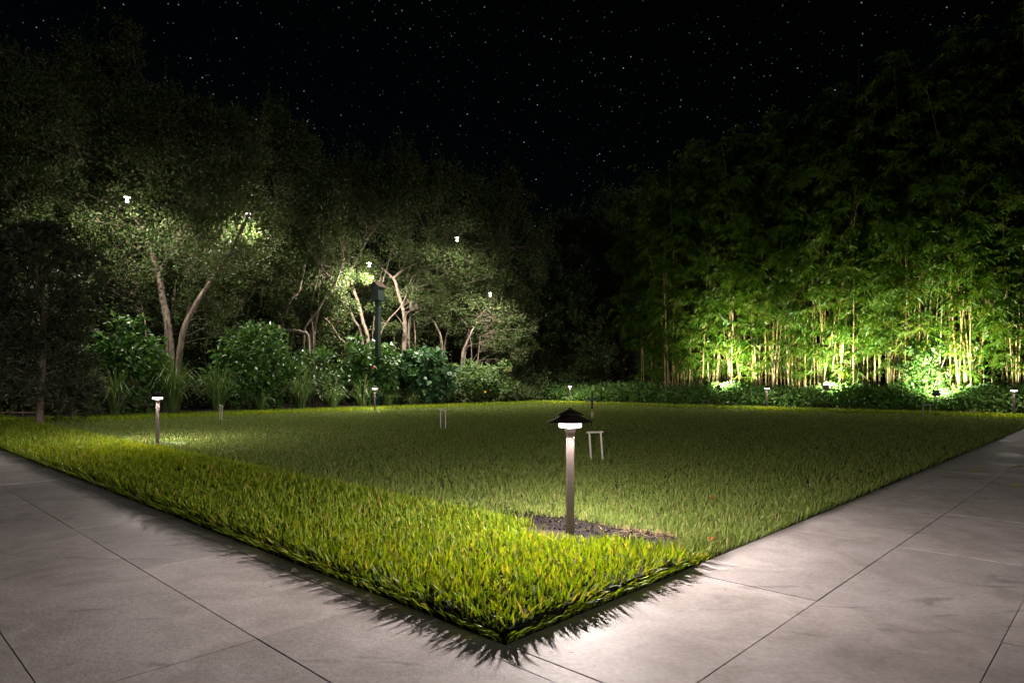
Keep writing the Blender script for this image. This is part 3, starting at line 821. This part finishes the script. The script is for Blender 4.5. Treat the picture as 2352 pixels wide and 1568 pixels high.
tree('many stemmed tree with one stem bent sideways like an elbow', 715, 790, YB, [
    ([(720, 782), (728, 728), (738, 695), (767, 655), (790, 590)], 11, 5),
    ([(697, 778, -0.3), (706, 742, -0.3), (729, 712, -0.2), (752, 670), (770, 600)], 8, 4),
    ([(708, 785, -0.5), (692, 762, -0.6), (652, 755, -0.6), (657, 725, -0.5), (666, 692, -0.3), (688, 664), (700, 600)], 10, 5),
    ([(712, 780, 0.4), (700, 728, 0.5), (682, 697, 0.5), (655, 640, 0.5)], 10, 4),
    ([(798, 810, -0.2), (775, 775), (755, 745), (738, 728)], 8, 4),
    ([(767, 655), (700, 560), (640, 480), (630, 330)], 9, 3),
    ([(690, 664), (640, 600), (560, 560), (540, 520)], 7, 3),
    ], [(640, 460, 170, 150, 0.6, 170), (620, 350, 90, 80, 0.4, 60), (631, 285, 28, 60, 0.2, 34, 0.6), (690, 360, 60, 60, 0.5, 34, 0.8), (560, 590, 120, 120, 0.8, 100), (690, 590, 150, 100, 1.2, 100), (720, 470, 90, 90, 0.8, 60), (600, 690, 90, 50, 2.0, 30), (670, 710, 90, 55, 1.6, 34, 0.7), (760, 720, 60, 50, 1.3, 24, 0.7), (640, 730, 40, 40, 0.2, 10, 0.6)], per=92, thin=3, group=TG)
tree('slim leaning tree between the forked trunk and the elbow stemmed tree', 555, 790, YB - 0.6, [
    ([(590, 800), (540, 750), (560, 690), (590, 640), (640, 560)], 9, 4), ([(470, 800), (520, 730), (575, 680), (600, 600)], 7, 3), ([(545, 750), (500, 700), (480, 640)], 6, 3)],
    [(560, 540, 100, 90, 0.3, 60), (500, 640, 90, 70, 0.8, 45), (600, 650, 80, 60, 0.8, 36)], per=80, thin=3, group=TG)
YC = depth_b(845, 17.4)
tree('tree with two pale parallel trunks leaning left of the nest box', 848, 800, YC, [
    ([(846, 788), (833, 737), (820, 686), (811, 657), (804, 625), (800, 560)], 11, 6),
    ([(832, 776, 0.2), (813, 732, 0.2), (797, 688, 0.2), (782, 657, 0.2), (760, 600, 0.2)], 9, 5),
    ([(862, 780, 0.9), (864, 700, 0.9), (880, 600, 0.9)], 8, 4),
    ([(804, 625), (850, 540), (900, 470)], 8, 3)],
    [(830, 500, 150, 120, 0.6, 130), (860, 425, 110, 60, 0.6, 70), (770, 620, 120, 80, 1.6, 60), (780, 440, 70, 60, 0.4, 40), (930, 400, 60, 50, 0.6, 30), (840, 690, 80, 50, 1.7, 34, 0.7), (880, 720, 50, 50, 1.2, 20, 0.7), (815, 640, 40, 24, 0.2, 10, 0.6)], per=92, thin=3, group=TG)
YD = depth_b(930, 17.0)
tree('tree with the palest single trunk right of the nest box', 930, 805, YD, [
    ([(928, 808), (930, 755), (928, 725), (922, 697), (914, 675), (906, 647), (900, 637), (872, 612), (850, 590)], 14, 5),
    ([(938, 800, 0.5), (942, 725, 0.5), (950, 650, 0.5), (960, 580, 0.5)], 9, 5),
    ([(901, 640), (918, 628), (925, 625)], 8, 7),
    ([(935, 640, 0.3), (945, 590, 0.3), (938, 560, 0.3)], 7, 3),
    ([(950, 600, 0.3), (985, 560, 0.2), (1050, 540, 0.1)], 5, 3)],
    [(980, 510, 150, 110, 0.8, 130), (960, 430, 120, 60, 0.7, 60), (930, 620, 110, 60, 1.6, 50), (1030, 430, 70, 50, 0.6, 36), (1060, 600, 90, 70, 0.9, 50), (970, 700, 80, 60, 1.6, 36, 0.7), (900, 700, 40, 50, 1.2, 14, 0.7), (985, 670, 50, 30, 0.3, 14, 0.6)], per=92, thin=3, group=TG)
YE = depth_b(1050, 17.0)
tree('low forked tree right of the palest trunk, stems spreading in a V', 1040, 810, YE, [
    ([(1014, 790), (1005, 757), (988, 722), (970, 702), (950, 660)], 9, 4),
    ([(1062, 820, -0.3), (1071, 790, -0.3), (1086, 757, -0.2), (1097, 735)], 8, 4),
    ([(1020, 800, 0.4), (1030, 740, 0.4), (1010, 690, 0.4)], 5, 3),
    ([(1068, 800, 0.5), (1075, 700, 0.5), (1088, 610, 0.5)], 6, 3)],
    [(1100, 570, 130, 120, 1.0, 110), (1150, 480, 80, 70, 1.0, 50), (1180, 425, 26, 44, 0.8, 16, 0.6), (1060, 680, 110, 70, 1.3, 50), (1160, 690, 110, 90, 1.4, 70), (1210, 590, 70, 90, 1.5, 40), (1040, 740, 80, 50, 1.5, 34, 0.7), (1120, 760, 80, 50, 1.3, 34, 0.7), (1180, 780, 60, 60, 0.8, 26, 0.7), (1050, 690, 50, 40, 0.2, 14, 0.6)], per=90, thin=3, group=TG)
YG = depth_b(1290, 16.5)
WG = 'dark trees at the back corner'
tree('dim tree at the back corner, left of the dark gap', 1290, 860, YG, [
    ([(1290, 850), (1285, 720), (1290, 600), (1295, 520)], 12, 5), ([(1288, 740), (1240, 660), (1220, 580)], 8, 3)],
    [(1280, 610, 90, 100, 0, 80), (1293, 525, 40, 40, 0, 24, 0.8), (1230, 740, 90, 100, 0.3, 70), (1320, 730, 90, 100, 0.4, 70), (1240, 860, 90, 60, -0.2, 40), (1350, 830, 70, 60, 0.2, 36)], per=80, leaf='wood_leaf', bark='dark_bark', L=0.10, W=0.05, group=WG)
tree('darkest tree at the back corner, hung with a green vine', 1430, 870, depth_b(1430, 15.0) + 1.0, [
    ([(1430, 860), (1425, 720), (1440, 600), (1430, 500)], 14, 5), ([(1428, 720), (1480, 640), (1510, 560)], 8, 3)],
    [(1430, 600, 110, 130, 0.6, 110), (1490, 720, 90, 110, 0.2, 80), (1400, 730, 80, 90, 0.5, 60), (1385, 800, 16, 60, -1.2, 26, 0.6), (1370, 540, 60, 60, 0.6, 30), (1510, 860, 70, 60, 0, 40), (1440, 480, 80, 50, 0.8, 40)], per=80, leaf='wood_leaf', bark='dark_bark', L=0.10, W=0.05, group=WG)

# the wood behind, one dark mass
def leaf_mass(name, label, cat, n, sampler, L, W, mat, up=0.2, far=False):
    P = sampler(n)
    D = rdir(len(P)) + np.array([0, 0, up]); N = rdir(len(P)) * 0.8 + np.array([0, -0.3, 0.6])
    s = 0.7 + 0.6 * rng.random(len(P))
    o = obj(name, (tri_leaf_mesh if far else leaf_mesh)(name, P, D, N, L * s, W * s, mat), kind='stuff')
    return tag(o, label, cat)
def wood_sampler(n):
    a = rng.uniform(-3, 26, n); b = LB + 2.9 + 3.2 * rng.random(n)
    top = 4.3 + 1.2 * wob(a, 0.9) + 0.8 * wob(a, 2.7)
    z = top * rng.random(n) ** 0.8
    k = wob(a, 3.1) + wob(z, 2.7, 1.0) + wob(b, 2.5) > -0.55
    return abv(a, b, 0.0)[k] + np.array([0, 0, 1.0]) * np.maximum(z, 0.05)[k][:, None]
leaf_mass('understory', 'dim tangled undergrowth filling the dark behind the tree trunks', 'undergrowth', 150000, wood_sampler, 0.10, 0.045, M['oak_leaf'], far=True)

# ------------------------------------------------------------------ shrubs and tufts
SG = 'leafy shrubs before the trees'
def shrub(label, u, vtop, vbase, wpx, b, leaf, L, W, nclump, per, droop=0.15, flowers=()):
    Y = depth_b(u, b); s = Y / F
    base = at(u, vbase, Y); hgt = H - (vtop - VH) * s
    t = thing('leafy_shrub', label, 'shrub', (base[0], base[1], 0), 0, SG)
    rx = wpx * 0.5 * s; ry = min(rx, 0.9)
    q = rdir(nclump) * (rng.random(nclump) ** 0.33)[:, None]
    cc = q * np.array([rx, ry, hgt * 0.5]) + np.array([0, 0, hgt * 0.52])
    cc[:, 2] *= 1 + 0.12 * rng.normal(size=nclump)
    cc = cc[cc[:, 2] > 0.12]
    m = MB()
    for c in cc[:: max(1, len(cc) // 26)]:
        g = np.array([c[0] * 0.18, c[1] * 0.18, -0.05])
        m.tube(spline([g, (g + c) / 2 + np.array([c[0] * 0.12, c[1] * 0.12, 0.05]), c], 6), np.linspace(0.014, 0.005, 6), 5)
    m.build('stems', M['bark'], t, True)['kind'] = 'stuff'
    P, D, N, LL, WW = clump_leaves(cc, np.full(len(cc), 0.25), per, L * 1.22, W * 1.22, up=-0.05)
    N = rdir(len(P)) * 0.55 + np.array([0, -0.45, 0.8])
    V, T = leaves_np(P, D, N, LL, WW, fold=0.12, droop=droop, mid=0.38)
    me = mesh_np('foliage', V, [T], M[leaf], attr={'rnd': np.repeat(rng.random(len(P)), 4)}, smooth=False)
    obj('foliage', me, t)['kind'] = 'stuff'
    for (fu, fv, mat, r) in flowers:
        p = at(fu, fv, Y) - np.array([base[0], base[1], 0]); p[1] = -ry - 0.12
        m = MB()
        for k in range(5):
            an = k / 5 * 2 * pi + 0.3
            d0 = np.array([math.cos(an), -0.45, math.sin(an)]); sd = np.array([-math.sin(an), 0, math.cos(an)])
            m.add(np.array([[0, 0, 0], d0 * r * 0.7 + sd * r * 0.42, d0 * r * 1.1, d0 * r * 0.7 - sd * r * 0.42]) + p, [(0, 1, 2, 3)])
        m.build('flower', M[mat], t)
    return t
shrub('bright green broad leaved shrub left of the big forked tree', 285, 765, 940, 170, 15.9, 'shrub_leaf', 0.13, 0.085, 110, 38, flowers=[(297, 888, 'orange_petal', 0.055)])
shrub('glossy dark green shrub below the elbow stemmed tree', 585, 772, 938, 210, 15.9, 'shrub_leaf', 0.115, 0.07, 140, 36)
shrub('dim low shrub between the glossy dark shrub and the whitish lit one', 720, 815, 936, 130, 16.0, 'shrub_leaf', 0.11, 0.06, 70, 32)
shrub('whitish lit shrub right under the middle hanging lamp', 850, 790, 934, 130, 15.9, 'shrub_leaf', 0.13, 0.085, 90, 38, flowers=[(873, 845, 'red_petal', 0.05)])
shrub('blue green shrub with large heart shaped leaves, right of the nest box post', 955, 800, 930, 165, 15.8, 'heart_leaf', 0.17, 0.13, 100, 30, droop=0.3)
shrub('yellow green small leaved shrub at the right end of the row', 1095, 838, 926, 170, 15.7, 'lime_leaf', 0.10, 0.06, 130, 44, flowers=[(1117, 898, 'yellow_petal', 0.05)])
shrub('dark scrubby bush right behind the dark tree at the left', 205, 840, 945, 110, 15.6, 'wood_leaf', 0.10, 0.05, 70, 36)

def tuft(label, u, vbase, vtop, spread, n, b):
    Y = depth_b(u, b); s = Y / F
    base = at(u, vbase, Y); hgt = H - (vtop - VH) * s
    t = thing('grass_tuft', label, 'ornamental grass', (base[0], base[1], 0), 0, 'tall grass tufts along the bed edge')
    th = rng.random(n) * 2 * pi
    D = np.stack([np.cos(th), np.sin(th), np.zeros(n)], -1)
    P = D * (rng.random(n) ** 0.5 * 0.12)[:, None]
    h = hgt * (0.62 + 0.55 * rng.random(n)); out = 1.15 * spread * (0.15 + 0.85 * rng.random(n) ** 0.8)
    wd = 0.014 + 0.007 * rng.random(n)
    S = np.stack([-np.sin(th), np.cos(th), np.zeros(n)], -1)
    cols = []
    for q in np.linspace(0, 1, 8):
        z = h * (1.8 * q - (0.78 + 0.62 * np.minimum(out / spread, 1.15)) * q * q)
        c = P + D * (out * q ** 1.4)[:, None] + np.array([0, 0, 1.0]) * z[:, None]
        ww = wd * (0.8 + 0.4 * q) * (1 - q ** 3) + 0.0012
        cols += [c + S * ww[:, None] * 0.5, c - S * ww[:, None] * 0.5]
    V = np.stack(cols, 1); idx = np.arange(n)[:, None] * 16
    Q = np.concatenate([idx + np.array([[2 * k, 2 * k + 1, 2 * k + 3, 2 * k + 2]]) for k in range(7)])
    me = mesh_np('blades', V.reshape(-1, 3), [Q], M['tuft'], attr={'rnd': np.repeat(rng.random(n), 16)}, smooth=True)
    obj('blades', me, t)['kind'] = 'stuff'
tuft('tall arching grass tuft leftmost in the bed', 265, 946, 832, 0.85, 230, 14.95)
tuft('tallest grass tuft, straight behind the second nearest lamp', 398, 946, 800, 0.95, 250, 15.05)
tuft('slender grass tuft behind the leaning croquet hoop', 500, 944, 828, 0.85, 190, 15.05)
tuft('small low grass tuft right of the leaning hoop', 600, 941, 890, 0.5, 80, 15.0)
tuft('dim wide grass tuft below the elbow stemmed tree', 690, 939, 835, 0.9, 170, 15.05)
tuft('dim grass tuft between the wide tuft and the lamp below the nest box', 765, 937, 862, 0.7, 110, 15.0)
tuft('thin tall grass tuft just left of the lamp below the nest box', 832, 936, 858, 0.7, 90, 15.0)
tuft('sparse grass tuft just right of the lamp below the nest box', 893, 934, 890, 0.5, 70, 15.0)
tuft('smallest pale grass tuft before the heart leaved shrub', 948, 931, 895, 0.45, 60, 15.0)

# ------------------------------------------------------------------ dark tree at the left
def dark_tree(label, u, v, hgt, rad, nros, trunk_r, name='dark_evergreen'):
    Y = F * H / (v - VH)
    b0 = at(u, v, Y)
    t = thing(name, label, 'tree', (b0[0], b0[1], 0), 0)
    m = MB(); m.tube(spline([(0, 0, -0.1), (0.01, 0, 0.3), (0.05, 0.05, hgt * 0.5), (0, 0, hgt * 0.9)], 14), np.linspace(trunk_r, trunk_r * 0.3, 14), 10)
    m.build('trunk', M['bark'], t, True)
    zf = 0.04 + rng.random(nros) ** 0.9 * 0.96
    z = 0.12 + zf * (hgt - 0.12)
    prof = rad * (0.80 + 0.22 * np.sin(zf * 9 + 1)) * np.clip((1.10 - zf) * 2.6, 0.15, 1) * (1 + 0.22 * np.clip(rng.normal(size=nros), -1.5, 1.3))
    th = rng.random(nros) * 2 * pi
    rr = prof * (0.35 + 0.7 * rng.random(nros) ** 0.5) * (1 + 0.25 * np.sin(th * 3 + zf * 8))
    cc = np.stack([np.cos(th) * rr, np.sin(th) * rr, z], -1)
    per = 11
    ax = unit(np.stack([np.cos(th) * 0.8, np.sin(th) * 0.8, np.full(nros, 0.75)], -1) + rng.normal(0, 0.3, (nros, 3)))
    c = np.repeat(cc, per, 0); A_ = np.repeat(ax, per, 0)
    D = unit(A_ * rng.uniform(0.3, 1.1, (len(c), 1)) + rdir(len(c)) * 0.85)
    L = 0.13 + 0.09 * rng.random(len(c))
    obj('crown', leaf_mesh('crown', c, D, rdir(len(c)) + A_, L, 0.032, M['dark_leaf'], droop=0.12), t)['kind'] = 'stuff'
    m = MB()
    for k in range(0, nros, max(1, nros // 60)):
        zz = cc[k, 2] * 0.75
        m.tube(spline([(0, 0, zz), cc[k] * np.array([0.5, 0.5, 0]) + np.array([0, 0, (zz + cc[k, 2]) / 2]), cc[k]], 5), np.linspace(0.018, 0.006, 5), 5)
    m.build('branches', M['bark'], t, True)['kind'] = 'stuff'
dark_tree('dark evergreen with whorled leaves and a short trunk at the left edge', 90, 974, 3.7, 1.15, 950, 0.085)
dark_tree('small dark leafy bush on the lawn right of the dark evergreen trunk', 166, 968, 0.95, 0.38, 150, 0.02, 'dark_bush')
dark_tree('second dark evergreen cut by the left picture edge', -60, 960, 4.1, 1.3, 800, 0.08)

# ------------------------------------------------------------------ bamboo hedge
culm_me = []
for k in range(5):
    r = 0.030 - 0.003 * k; hgt = 8.6
    z, rads = [], []
    zz = 0.0
    while zz < hgt:
        step = 0.22 + 0.16 * min(1, zz / 2)
        f = max(0.15, 1 - (zz / hgt) ** 1.5)
        z += [zz, zz + 0.012, zz + 0.022]; rads += [r * f, r * f * 1.13, r * f * 0.98]
        zz += step
    z = np.array(z); ph = k * 1.7
    bend = 0.05 * np.sin(z * 0.5 + ph) * np.minimum(z, 1.5)
    arch = 1.1 * (np.maximum(z - 3.5, 0) / 5) ** 2
    V, Q = tube_np(np.stack([bend + arch * math.cos(ph), 0.05 * np.sin(z * 0.37 + ph) + arch * math.sin(ph), z - 0.1 * arch], -1), np.array(rads), 8)
    culm_me.append(mesh_np('culm', V, [Q], M['culm']))
def bamboo(label, b_c, a_c, width, depth, hgt, nculm, nspray, bright=1.0):
    loc = ab(a_c, b_c, 0)
    t = thing('bamboo_clump', label, 'bamboo', loc, ANG_A, 'bamboo clumps of the hedge')
    # local x along +a (away from the lawn), local y along +b
    for k in range(nculm):
        o = obj('culm', culm_me[rng.integers(5)], t)
        o.location = (rng.uniform(-0.5, 0.5) * depth, rng.uniform(-0.5, 0.5) * width, -0.1)
        o.rotation_euler = (rng.normal(0, 0.055), rng.normal(0, 0.055), rng.random() * 6.28)
        s = rng.uniform(0.45, 0.9)
        o.scale = (s * rng.uniform(0.8, 1.15), s * rng.uniform(0.8, 1.15), hgt / 9.0 * rng.uniform(0.85, 1.05))
    n = nspray
    q_ = 9                                                       # sprays of one drooping plume
    m_ = n // q_
    z0 = 0.9 + (hgt - 0.7) * rng.random(m_) ** 0.78
    zf = z0 / hgt
    y0 = rng.uniform(-0.62, 0.62, m_) * width
    x0 = -depth * 0.42 + np.abs(rng.normal(0, 0.8, m_)) - 0.35 * zf
    far_out = (z0 > 2.6) & (z0 < 8.0) & (rng.random(m_) < 0.09)
    x0 = np.where(far_out, -depth * 0.5 - rng.uniform(0.3, 1.0, m_), x0)
    thin = (z0 < 1.75) & (rng.random(m_) < 0.42)
    x0 = np.where(thin, np.abs(x0) * 0.8 + depth * 0.25, x0)
    aw = rng.normal(pi, 0.95, m_)                                # plumes hang outwards, mostly to the lawn
    ln = rng.uniform(0.35, 1.0, m_) * (0.7 + 0.5 * zf)
    ff = rng.random((m_, q_)) ** 0.8
    x = x0[:, None] + np.cos(aw)[:, None] * ln[:, None] * ff + rng.normal(0, 0.09, (m_, q_))
    y = y0[:, None] + np.sin(aw)[:, None] * ln[:, None] * ff + rng.normal(0, 0.09, (m_, q_))
    z = z0[:, None] + ln[:, None] * (0.45 * ff - 0.85 * ff * ff) + rng.normal(0, 0.07, (m_, q_))
    az0 = np.repeat(aw, q_)
    c = np.stack([x, y, z], -1).reshape(-1, 3)
    keep = (c[:, 2] < hgt * (0.93 + 0.07 * wob(c[:, 1] + b_c, 4.0))) & (c[:, 2] > 0.55)
    c = c[keep]; az0 = az0[keep]; n = len(c)
    per = 9
    az = az0 + rng.normal(0, 0.8, n)
    ax = unit(np.stack([np.cos(az), np.sin(az), rng.normal(-0.18, 0.3, n)], -1))
    side = unit(np.cross(ax, np.array([0, 0, 1.0])))
    f = np.linspace(-1, 1, per)[None] + rng.normal(0, 0.15, (n, per))
    scl = (0.75 + 0.6 * rng.random(n))[:, None, None]
    base = c[:, None] + ax[:, None] * (0.16 * (1 - np.abs(f)) + 0.03)[..., None] * scl
    D = ax[:, None] * (1.05 - 0.7 * np.abs(f))[..., None] + side[:, None] * (f * 0.95)[..., None] + np.array([0, 0, -0.45]) + rng.normal(0, 0.16, (n, per, 3))
    N = np.array([0, 0, 1.0]) + rng.normal(0, 0.35, (n, per, 3))
    L = (0.15 + 0.09 * rng.random((n, per))) * scl[..., 0]
    P = base.reshape(-1, 3)
    V, T = leaves_np(P, D.reshape(-1, 3), N.reshape(-1, 3), L.ravel(), 0.10 * L.ravel() + 0.006, fold=0.1, droop=0.22, mid=0.3)
    r_ = np.repeat(np.clip(rng.random(n)[:, None] * 0.7 + rng.random((n, per)) * 0.3, 0, 1).ravel(), 4)
    obj('foliage', mesh_np('foliage', V, [T], M['bamboo_leaf'], attr={'rnd': r_}, smooth=False), t)['kind'] = 'stuff'
    # side twigs
    m = MB()
    for q in rng.choice(n, min(n, 150), replace=False):
        p = c[q]; g = np.array([rng.uniform(-0.3, 0.3) * depth, p[1] + rng.normal(0, 0.25), max(0.4, p[2] - abs(rng.normal(0.4, 0.2)))])
        m.tube(spline([g, (g + p) / 2 + np.array([0, 0, 0.12]), p], 5), [0.006, 0.005, 0.004, 0.003, 0.0025], 3)
    m.build('twigs', M['culm'], t)['kind'] = 'stuff'
BL = [('leftmost bamboo clump, above the left floodlight', 10.2), ('bamboo clump just right of the left floodlight', 8.6), ('bamboo clump straight behind the lamp before the ground cover', 7.0),
      ('bamboo clump with the palest bunched culms, above the hidden floodlight', 5.4), ('bamboo clump just right of the palest bunched culms', 3.9), ('bamboo clump left of the stake floodlight, around the leafy climber', 2.5),
      ('bamboo clump with orange culms right of the stake floodlight', 1.1), ('rightmost bamboo clump, cut by the right picture edge', -0.4)]
for k, (lb, bc) in enumerate(BL):
    bamboo(lb, bc, 20.2 + 0.15 * math.sin(k * 2.1), 1.75, 1.5, 10.6 - 0.17 * bc + 0.25 * math.sin(k * 1.9), 44, 4400)
bamboo('dark bamboo clump behind the left end of the lit hedge', 12.0, 21.2, 2.0, 1.4, 8.2, 16, 3000)
bamboo('outermost bamboo clump beyond the right picture edge, tips arching in', -2.1, 20.2, 1.8, 1.5, 11.2, 14, 2600)

def cover_sampler(n):
    b = rng.uniform(-3, LB + 3.5, n); a = LA + 0.22 + 0.22 * wob(b, 1.3) + 2.6 * rng.random(n) ** 0.8
    top = 0.20 + 0.42 * np.clip((a - LA - 0.1) / 1.0, 0, 1) + 0.16 * wob(b, 1.7) + 0.12 * wob(b * 1.0 + a * 3, 4.7)
    top = np.clip(top * 0.88, 0.10, 0.66) + np.abs(rng.normal(0, 0.05, n)) * np.where(b > 11, 1.35, 1.0)
    z = top * (1 - 0.85 * rng.random(n) ** 1.6)
    return abv(a, b, 0.0) + np.array([0, 0, 1.0]) * np.maximum(z, 0.03)[:, None]
leaf_mass('ground_cover', 'low leafy ground cover spread along the foot of the bamboo', 'ground cover', 56000, cover_sampler, 0.08, 0.06, M['cover_leaf'])
def cover2(n):
    a = rng.uniform(11.2, LA + 1.5, n); b = LB + 0.3 + 3.2 * rng.random(n) ** 0.8
    top = 0.25 + 0.95 * np.clip((b - LB - 0.2) / 1.6, 0, 1) + 0.2 * wob(a, 2.1)
    z = top * (1 - 0.8 * rng.random(n) ** 2)
    return abv(a, b, 0.0) + np.array([0, 0, 1.0]) * np.maximum(z, 0.03)[:, None]
leaf_mass('corner_cover', 'dim leafy undergrowth banked up in the back corner of the lawn', 'undergrowth', 26000, cover2, 0.085, 0.06, M['wood_leaf'])
# climber beside the stake floodlight
cp = ab(19.15, 2.9, 0)
t = thing('leafy_climber', 'yellow green leafy climber rising beside the stake floodlight', 'shrub', cp)
m = MB()
for k in range(5):
    e = rng.normal(0, 0.25, 2)
    m.tube(spline([(0, 0, -0.05), (e[0] * 0.5, e[1] * 0.5, 0.6), (e[0], e[1], 1.5)], 6), np.linspace(0.012, 0.005, 6), 5)
m.build('stems', M['bark'], t, True)['kind'] = 'stuff'
cc = np.stack([rng.normal(0, 0.32, 50), rng.normal(0, 0.25, 50), rng.uniform(0.4, 1.7, 50)], -1)
P, D, N, LL, WW = clump_leaves(cc, np.full(50, 0.2), 34, 0.085, 0.065)
obj('foliage', leaf_mesh('foliage', P, D, N, LL, WW, M['cover_leaf']), t)['kind'] = 'stuff'

# ------------------------------------------------------------------ floodlights at the foot of the bamboo
def floodlight(a, b, hgt, label, power, tilt=48):
    t = thing('floodlight', label, 'floodlight', ab(a, b, 0), ANG_A, 'floodlights at the foot of the bamboo')
    m = MB(); m.tube([(0, 0, -0.1), (0, 0, hgt - 0.02)], 0.014, 10); m.build('stake', M['bronze'], t, True)
    hd = MB(); hd.box((0, 0, 0), (0.085, 0.15, 0.10), 0, 0.008)
    h = hd.build('head', M['bronze'], t); h.location = (0.0, 0, hgt + 0.03); h.rotation_euler = (0, -radians(tilt), 0)
    v = MB(); v.box((0.045, 0, 0.052), (0.05, 0.15, 0.006), 0, 0.001); v.build('visor', M['bronze'], h)
    g = MB(); g.box((0.0445, 0, -0.002), (0.006, 0.128, 0.082), 0, 0.001); g.build('glass', M['flood_glass'], h)
    L = bpy.data.lights.new('floodlight_beam', 'SPOT')
    L.energy = power; L.spot_size = radians(126); L.spot_blend = 1.0; L.shadow_soft_size = 0.05; L.color = (0.97, 0.96, 0.76)
    lo = bpy.data.objects.new('floodlight_beam', L); link(lo, h)
    lo.location = (0.056, 0, 0); lo.rotation_euler = (0, -radians(90), 0)
floodlight(17.85, 8.1, 0.56, 'leftmost floodlight, half sunk in bright ground cover', 3900, 32)
floodlight(17.95, 4.95, 0.58, 'floodlight hidden in the ground cover below the palest bamboo culms', 3900, 32)
floodlight(17.7, 2.26, 0.46, 'dark floodlight head on a stake, silhouetted against lit leaves', 3900, 32)

# ------------------------------------------------------------------ lamps hung in the trees
cap_ = MB(); cap_.lathe([(0.0, 0.085), (0.02, 0.085), (0.045, 0.078), (0.10, 0.066), (0.102, 0.062), (0.05, 0.064), (0.0, 0.064)], 20); cap_.v = [v_ * 0.78 for v_ in cap_.v]; cap_me = cap_.mesh('cap', M['cap_white'], True)
bl_ = MB(); bl_.lathe([(0.030, 0.060), (0.032, -0.04), (0.046, -0.06), (0.046, -0.078), (0.0, -0.08)], 16); bl_.v = [v_ * 0.78 for v_ in bl_.v]; bulb_me = bl_.mesh('bulb', M['tree_bulb'], True)
rib_ = MB(); rib_.box((0.0355, 0, 0.01), (0.006, 0.006, 0.10)); rib_.v = [v_ * 0.78 for v_ in rib_.v]; rib_me = rib_.mesh('rib', M['cap_white'])
def hanging_lamp(u, v, Y, cord, label, power):
    p = at(u, v, Y)
    t = thing('hanging_lamp', label, 'hanging lamp', p, rng.random() * 6, 'lamps hung in the trees')
    obj('cap', cap_me, t); obj('bulb', bulb_me, t)
    for k in range(5):
        o = obj('rib', rib_me, t); o.rotation_euler = (0, 0, k / 5 * 2 * pi)
    m = MB(); m.tube([(0, 0, 0.066), (0, 0.01, 0.085 + cord * 0.5), (0.02, 0.0, 0.085 + cord)], 0.004, 5); m.build('cord', M['cord'], t)
    L = bpy.data.lights.new('hanging_lamp_light', 'SPOT')
    L.energy = power; L.shadow_soft_size = 0.045; L.color = (1.0, 0.93, 0.80)
    L.spot_size = radians(178); L.spot_blend = 0.5
    lo = bpy.data.objects.new('hanging_lamp_light', L); link(lo, t); lo.location = (0, 0, -0.135)
    L2 = bpy.data.lights.new('hanging_lamp_spill', 'POINT')
    L2.energy = power * 0.13; L2.shadow_soft_size = 0.045; L2.color = (1.0, 0.93, 0.80)
    lo2 = bpy.data.objects.new('hanging_lamp_spill', L2); link(lo2, t); lo2.location = (0, 0, -0.14)
    aim = Vector((DB[0] * 0.42 + 0.1, DB[1] * 0.42, -0.9))      # into the bed and down
    lo.rotation_euler = (Matrix.Rotation(-t.rotation_euler.z, 3, 'Z') @ aim).to_track_quat('-Z', 'Y').to_euler()
hanging_lamp(*LAMPS[0], 0.8, 'highest hanging lamp, in the big leftmost tree', 620)
hanging_lamp(*LAMPS[1], 0.8, 'hanging lamp half hidden by leaves above the brightest foliage', 560)
hanging_lamp(*LAMPS[2], 0.9, 'hanging lamp just above the nest box', 1350)
hanging_lamp(*LAMPS[3], 0.5, 'hanging lamp right of the palest trunk, highest on the right', 460)
hanging_lamp(*LAMPS[4], 0.8, 'lowest hanging lamp, farthest right in the trees', 720)

# ------------------------------------------------------------------ fallen leaves and pale patches
def fallen(name, label, u, v, L, W, mat, rz, z=0.004):
    Y = F * H / (v - VH); p = at(u, v, Y)
    D = np.array([[math.cos(rz), math.sin(rz), 0.12]]); 
    V, T = leaves_np(np.array([[0, 0, z]]), D, np.array([[0, 0, 1.0]]), np.array([L]), np.array([W]), fold=0.2)
    me = mesh_np(name, V, [T], M[mat], attr={'rnd': np.full(4, 0.5)}, smooth=False)
    o = obj(name, me, loc=(p[0], p[1], 0))
    return tag(o, label, 'fallen leaf')
fallen('leaf_and_patch', 'red fallen leaf lying on the mown lawn', 1628, 1155, 0.055, 0.035, 'dead_leaf', 0.3, 0.035)
fallen('leaf_and_patch', 'red brown fallen leaf at the paving edge by the straw', 1632, 1255, 0.06, 0.03, 'dead_leaf', 1.2, 0.03)
fallen('leaf_and_patch', 'yellow green leaf shaped patch on the dark right path, nearest the lawn', 2228, 1086, 0.16, 0.08, 'pale_patch', 0.2)  # this and the next two are pale leaf shaped patches on the paving
fallen('leaf_and_patch', 'pale leaf shaped patch on the dark right path, farthest off', 2320, 1074, 0.17, 0.07, 'pale_patch', -0.3)
fallen('leaf_and_patch', 'pale leaf shaped patch on the dark right path, nearest the camera', 2318, 1121, 0.16, 0.09, 'pale_patch', 0.1)

# ------------------------------------------------------------------ clippings on the paving
n = 420
side = rng.random(n) < 0.6
dist_ = np.abs(rng.normal(0, 0.16, n)) + 0.01
A = np.where(side, -dist_, rng.uniform(0.0, 5.0, n)); B = np.where(side, rng.uniform(0.0, 6.0, n), -dist_)
th = rng.random(n) * 2 * pi
D = np.stack([np.cos(th), np.sin(th), rng.normal(0.0, 0.04, n)], -1)
me = leaf_mesh('clippings', abv(A, B, 0.003), D, np.tile([0, 0, 1.0], (n, 1)) + rdir(n) * 0.3, 0.008 + 0.022 * rng.random(n), 0.0028, M['straw'])
tag(obj('grass_clippings', me, kind='stuff'), 'dry grass clippings scattered on the paving by the lawn', 'clippings')
